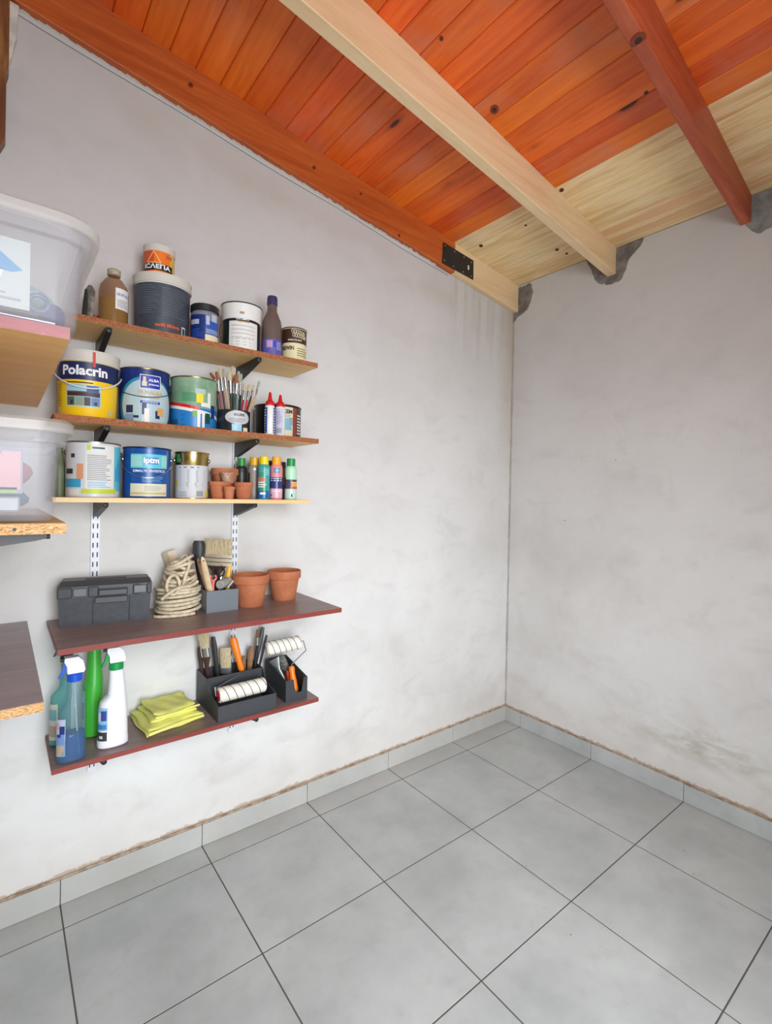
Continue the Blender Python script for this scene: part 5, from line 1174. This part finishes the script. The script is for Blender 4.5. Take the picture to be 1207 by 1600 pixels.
# contents of the large box
GI = 'things inside the large plastic box'
t = thing('product_card', 'printed card showing a blue and white tub, seen through the large plastic box', 'card', (-2.49, -.89, 1.64), 0, GI)
MB().box((-2.585, -.8945, 1.652), (-2.398, -.8925, 1.765)).build('card', mat('card stock', (188, 192, 184), .6), t, smooth=False)
MB().prism([(-2.58, -.8948, 1.718), (-2.422, -.8948, 1.710), (-2.408, -.8948, 1.716), (-2.44, -.8948, 1.742), (-2.58, -.8948, 1.758)], (0, -.0006, 0)).build('print', mat('print sky', (0, 130, 180), .5), t, smooth=False)
MB().prism([(-2.55, -.8948, 1.69), (-2.44, -.8948, 1.685), (-2.433, -.8948, 1.712), (-2.56, -.8948, 1.719)], (0, -.0006, 0)).build('print', WHITE, t, smooth=False)
MB().box((-2.55, -.8956, 1.664), (-2.41, -.8948, 1.668)).box((-2.55, -.8956, 1.673), (-2.43, -.8948, 1.676)).build('print', GTXT, t, smooth=False)
RODL = ['frontmost of the metal rods in the large plastic box', 'second metal rod from the front in the large plastic box', 'middle metal rod of the bundle in the large plastic box', 'fourth metal rod from the front in the large plastic box', 'rearmost metal rod in the large plastic box']
for k in range(5):
    zz = 1.65+.011*(k % 3); yy = -.86+.03*k; t = thing('metal_rod', RODL[k], 'rod', (-2.46, yy, zz), 0, GI)
    MB().rod((-2.58, yy, zz), (-2.36, yy+.01, zz), [(0, .006, .006), (1, .006, .006)], (0, 0, 1), 14).build('rod', STEEL if k % 2 else mat('satin steel', (140, 150, 170), .3, .8), t)
t = thing('hose_fitting', 'dark blue plastic fitting in the right corner of the large plastic box', 'fitting', (-2.36, -.84, 1.65), 0, GI)
MB().rod((-2.365, -.85, 1.645), (-2.36, -.80, 1.69), [(0, .012, .012), (.3, .02, .02), (.7, .02, .02), (1, .01, .01)], (1, 0, 0), 16).build('body', mat('dusk navy plastic', (50, 56, 110), .4), t)
MB().tube([Vector((-2.385+.014*math.cos(a), -.87, 1.675+.014*math.sin(a))) for a in [2*PI*k/16 for k in range(17)]], .004, 8).build('ring', mat('dusk navy plastic', (50, 56, 110), .4), t)
t = thing('plastic_bag', 'crumpled greenish clear bag in the middle of the large plastic box', 'bag', (-2.42, -.75, 1.69), 0, GI)
def blob(cx_, cy_, cz_, rx, ry, rz_, seed, seg=20, amp=.14):
    rr = random.Random(seed); ph = [rr.uniform(0, 6) for _ in range(6)]; R_ = []
    for i in range(1, seg//2):
        th = PI*i/(seg//2)
        R_.append([(cx_+rx*math.sin(th)*math.cos(p)*(1+amp*math.sin(3*p+ph[0]+4*th)), cy_+ry*math.sin(th)*math.sin(p)*(1+amp*math.sin(4*p+ph[1])), cz_-rz_*math.cos(th)*(1+amp*.6*math.sin(2*p+ph[2]))) for p in [2*PI*k/seg for k in range(seg)]])
    return MB().loft(R_)
blob(-2.43, -.74, 1.715, .075, .06, .03, 5).build('bag', mat('green grey bag', (110, 150, 136), .4), t)
# contents of the smaller box
GJ = 'things inside the smaller plastic box'
t = thing('photo_card', 'glossy card with pink flower print inside the smaller plastic box', 'card', (-2.46, -.82, 1.35), 0, GJ)
MB().box((-2.52, -.8245, 1.345), (-2.402, -.8225, 1.425)).build('card', mat('card violet grey', (122, 116, 130), .4), t, smooth=False)
MB().prism([(-2.44, -.8248, 1.352), (-2.405, -.8248, 1.352), (-2.405, -.8248, 1.42), (-2.43, -.8248, 1.42), (-2.45, -.8248, 1.385)], (0, -.0006, 0)).build('print', mat('dusty pink', (206, 150, 150), .5), t, smooth=False)
MB().box((-2.50, -.8254, 1.346), (-2.41, -.8248, 1.356)).build('print', mat('leaf green', (130, 170, 60), .5), t, smooth=False)
MB().prism([(-2.468, -.8256, 1.346), (-2.455, -.8256, 1.346), (-2.444, -.8256, 1.395), (-2.45, -.8256, 1.40)], (0, -.0005, 0)).build('print', WHITE, t, smooth=False)
t = thing('clear_case', 'small clear case lying below the card in the smaller plastic box', 'case', (-2.43, -.79, 1.31), 0, GJ)
MB().box((-2.475, -.815, 1.3125), (-2.405, -.74, 1.3395), bev=.003).build('case', clear('case plastic', (190, 192, 190), .6), t, smooth=False)
t = thing('cloth_bundle', 'pink and blue cloth behind the card in the smaller plastic box', 'cloth', (-2.40, -.72, 1.31), 0, GJ)
blob(-2.42, -.68, 1.385, .035, .10, .03, 8).build('cloth', mat('rose cloth', (196, 120, 124), .9), t); blob(-2.43, -.66, 1.335, .04, .11, .026, 9).build('lining', mat('petrol cloth', (70, 110, 140), .9), t)
t = thing('plastic_bag', 'white folded plastic bag in the left of the smaller plastic box', 'bag', (-2.53, -.78, 1.3), 0, GJ)
blob(-2.53, -.74, 1.322, .045, .06, .02, 10).build('bag', mat('milky bag', (214, 214, 216), .5), t)
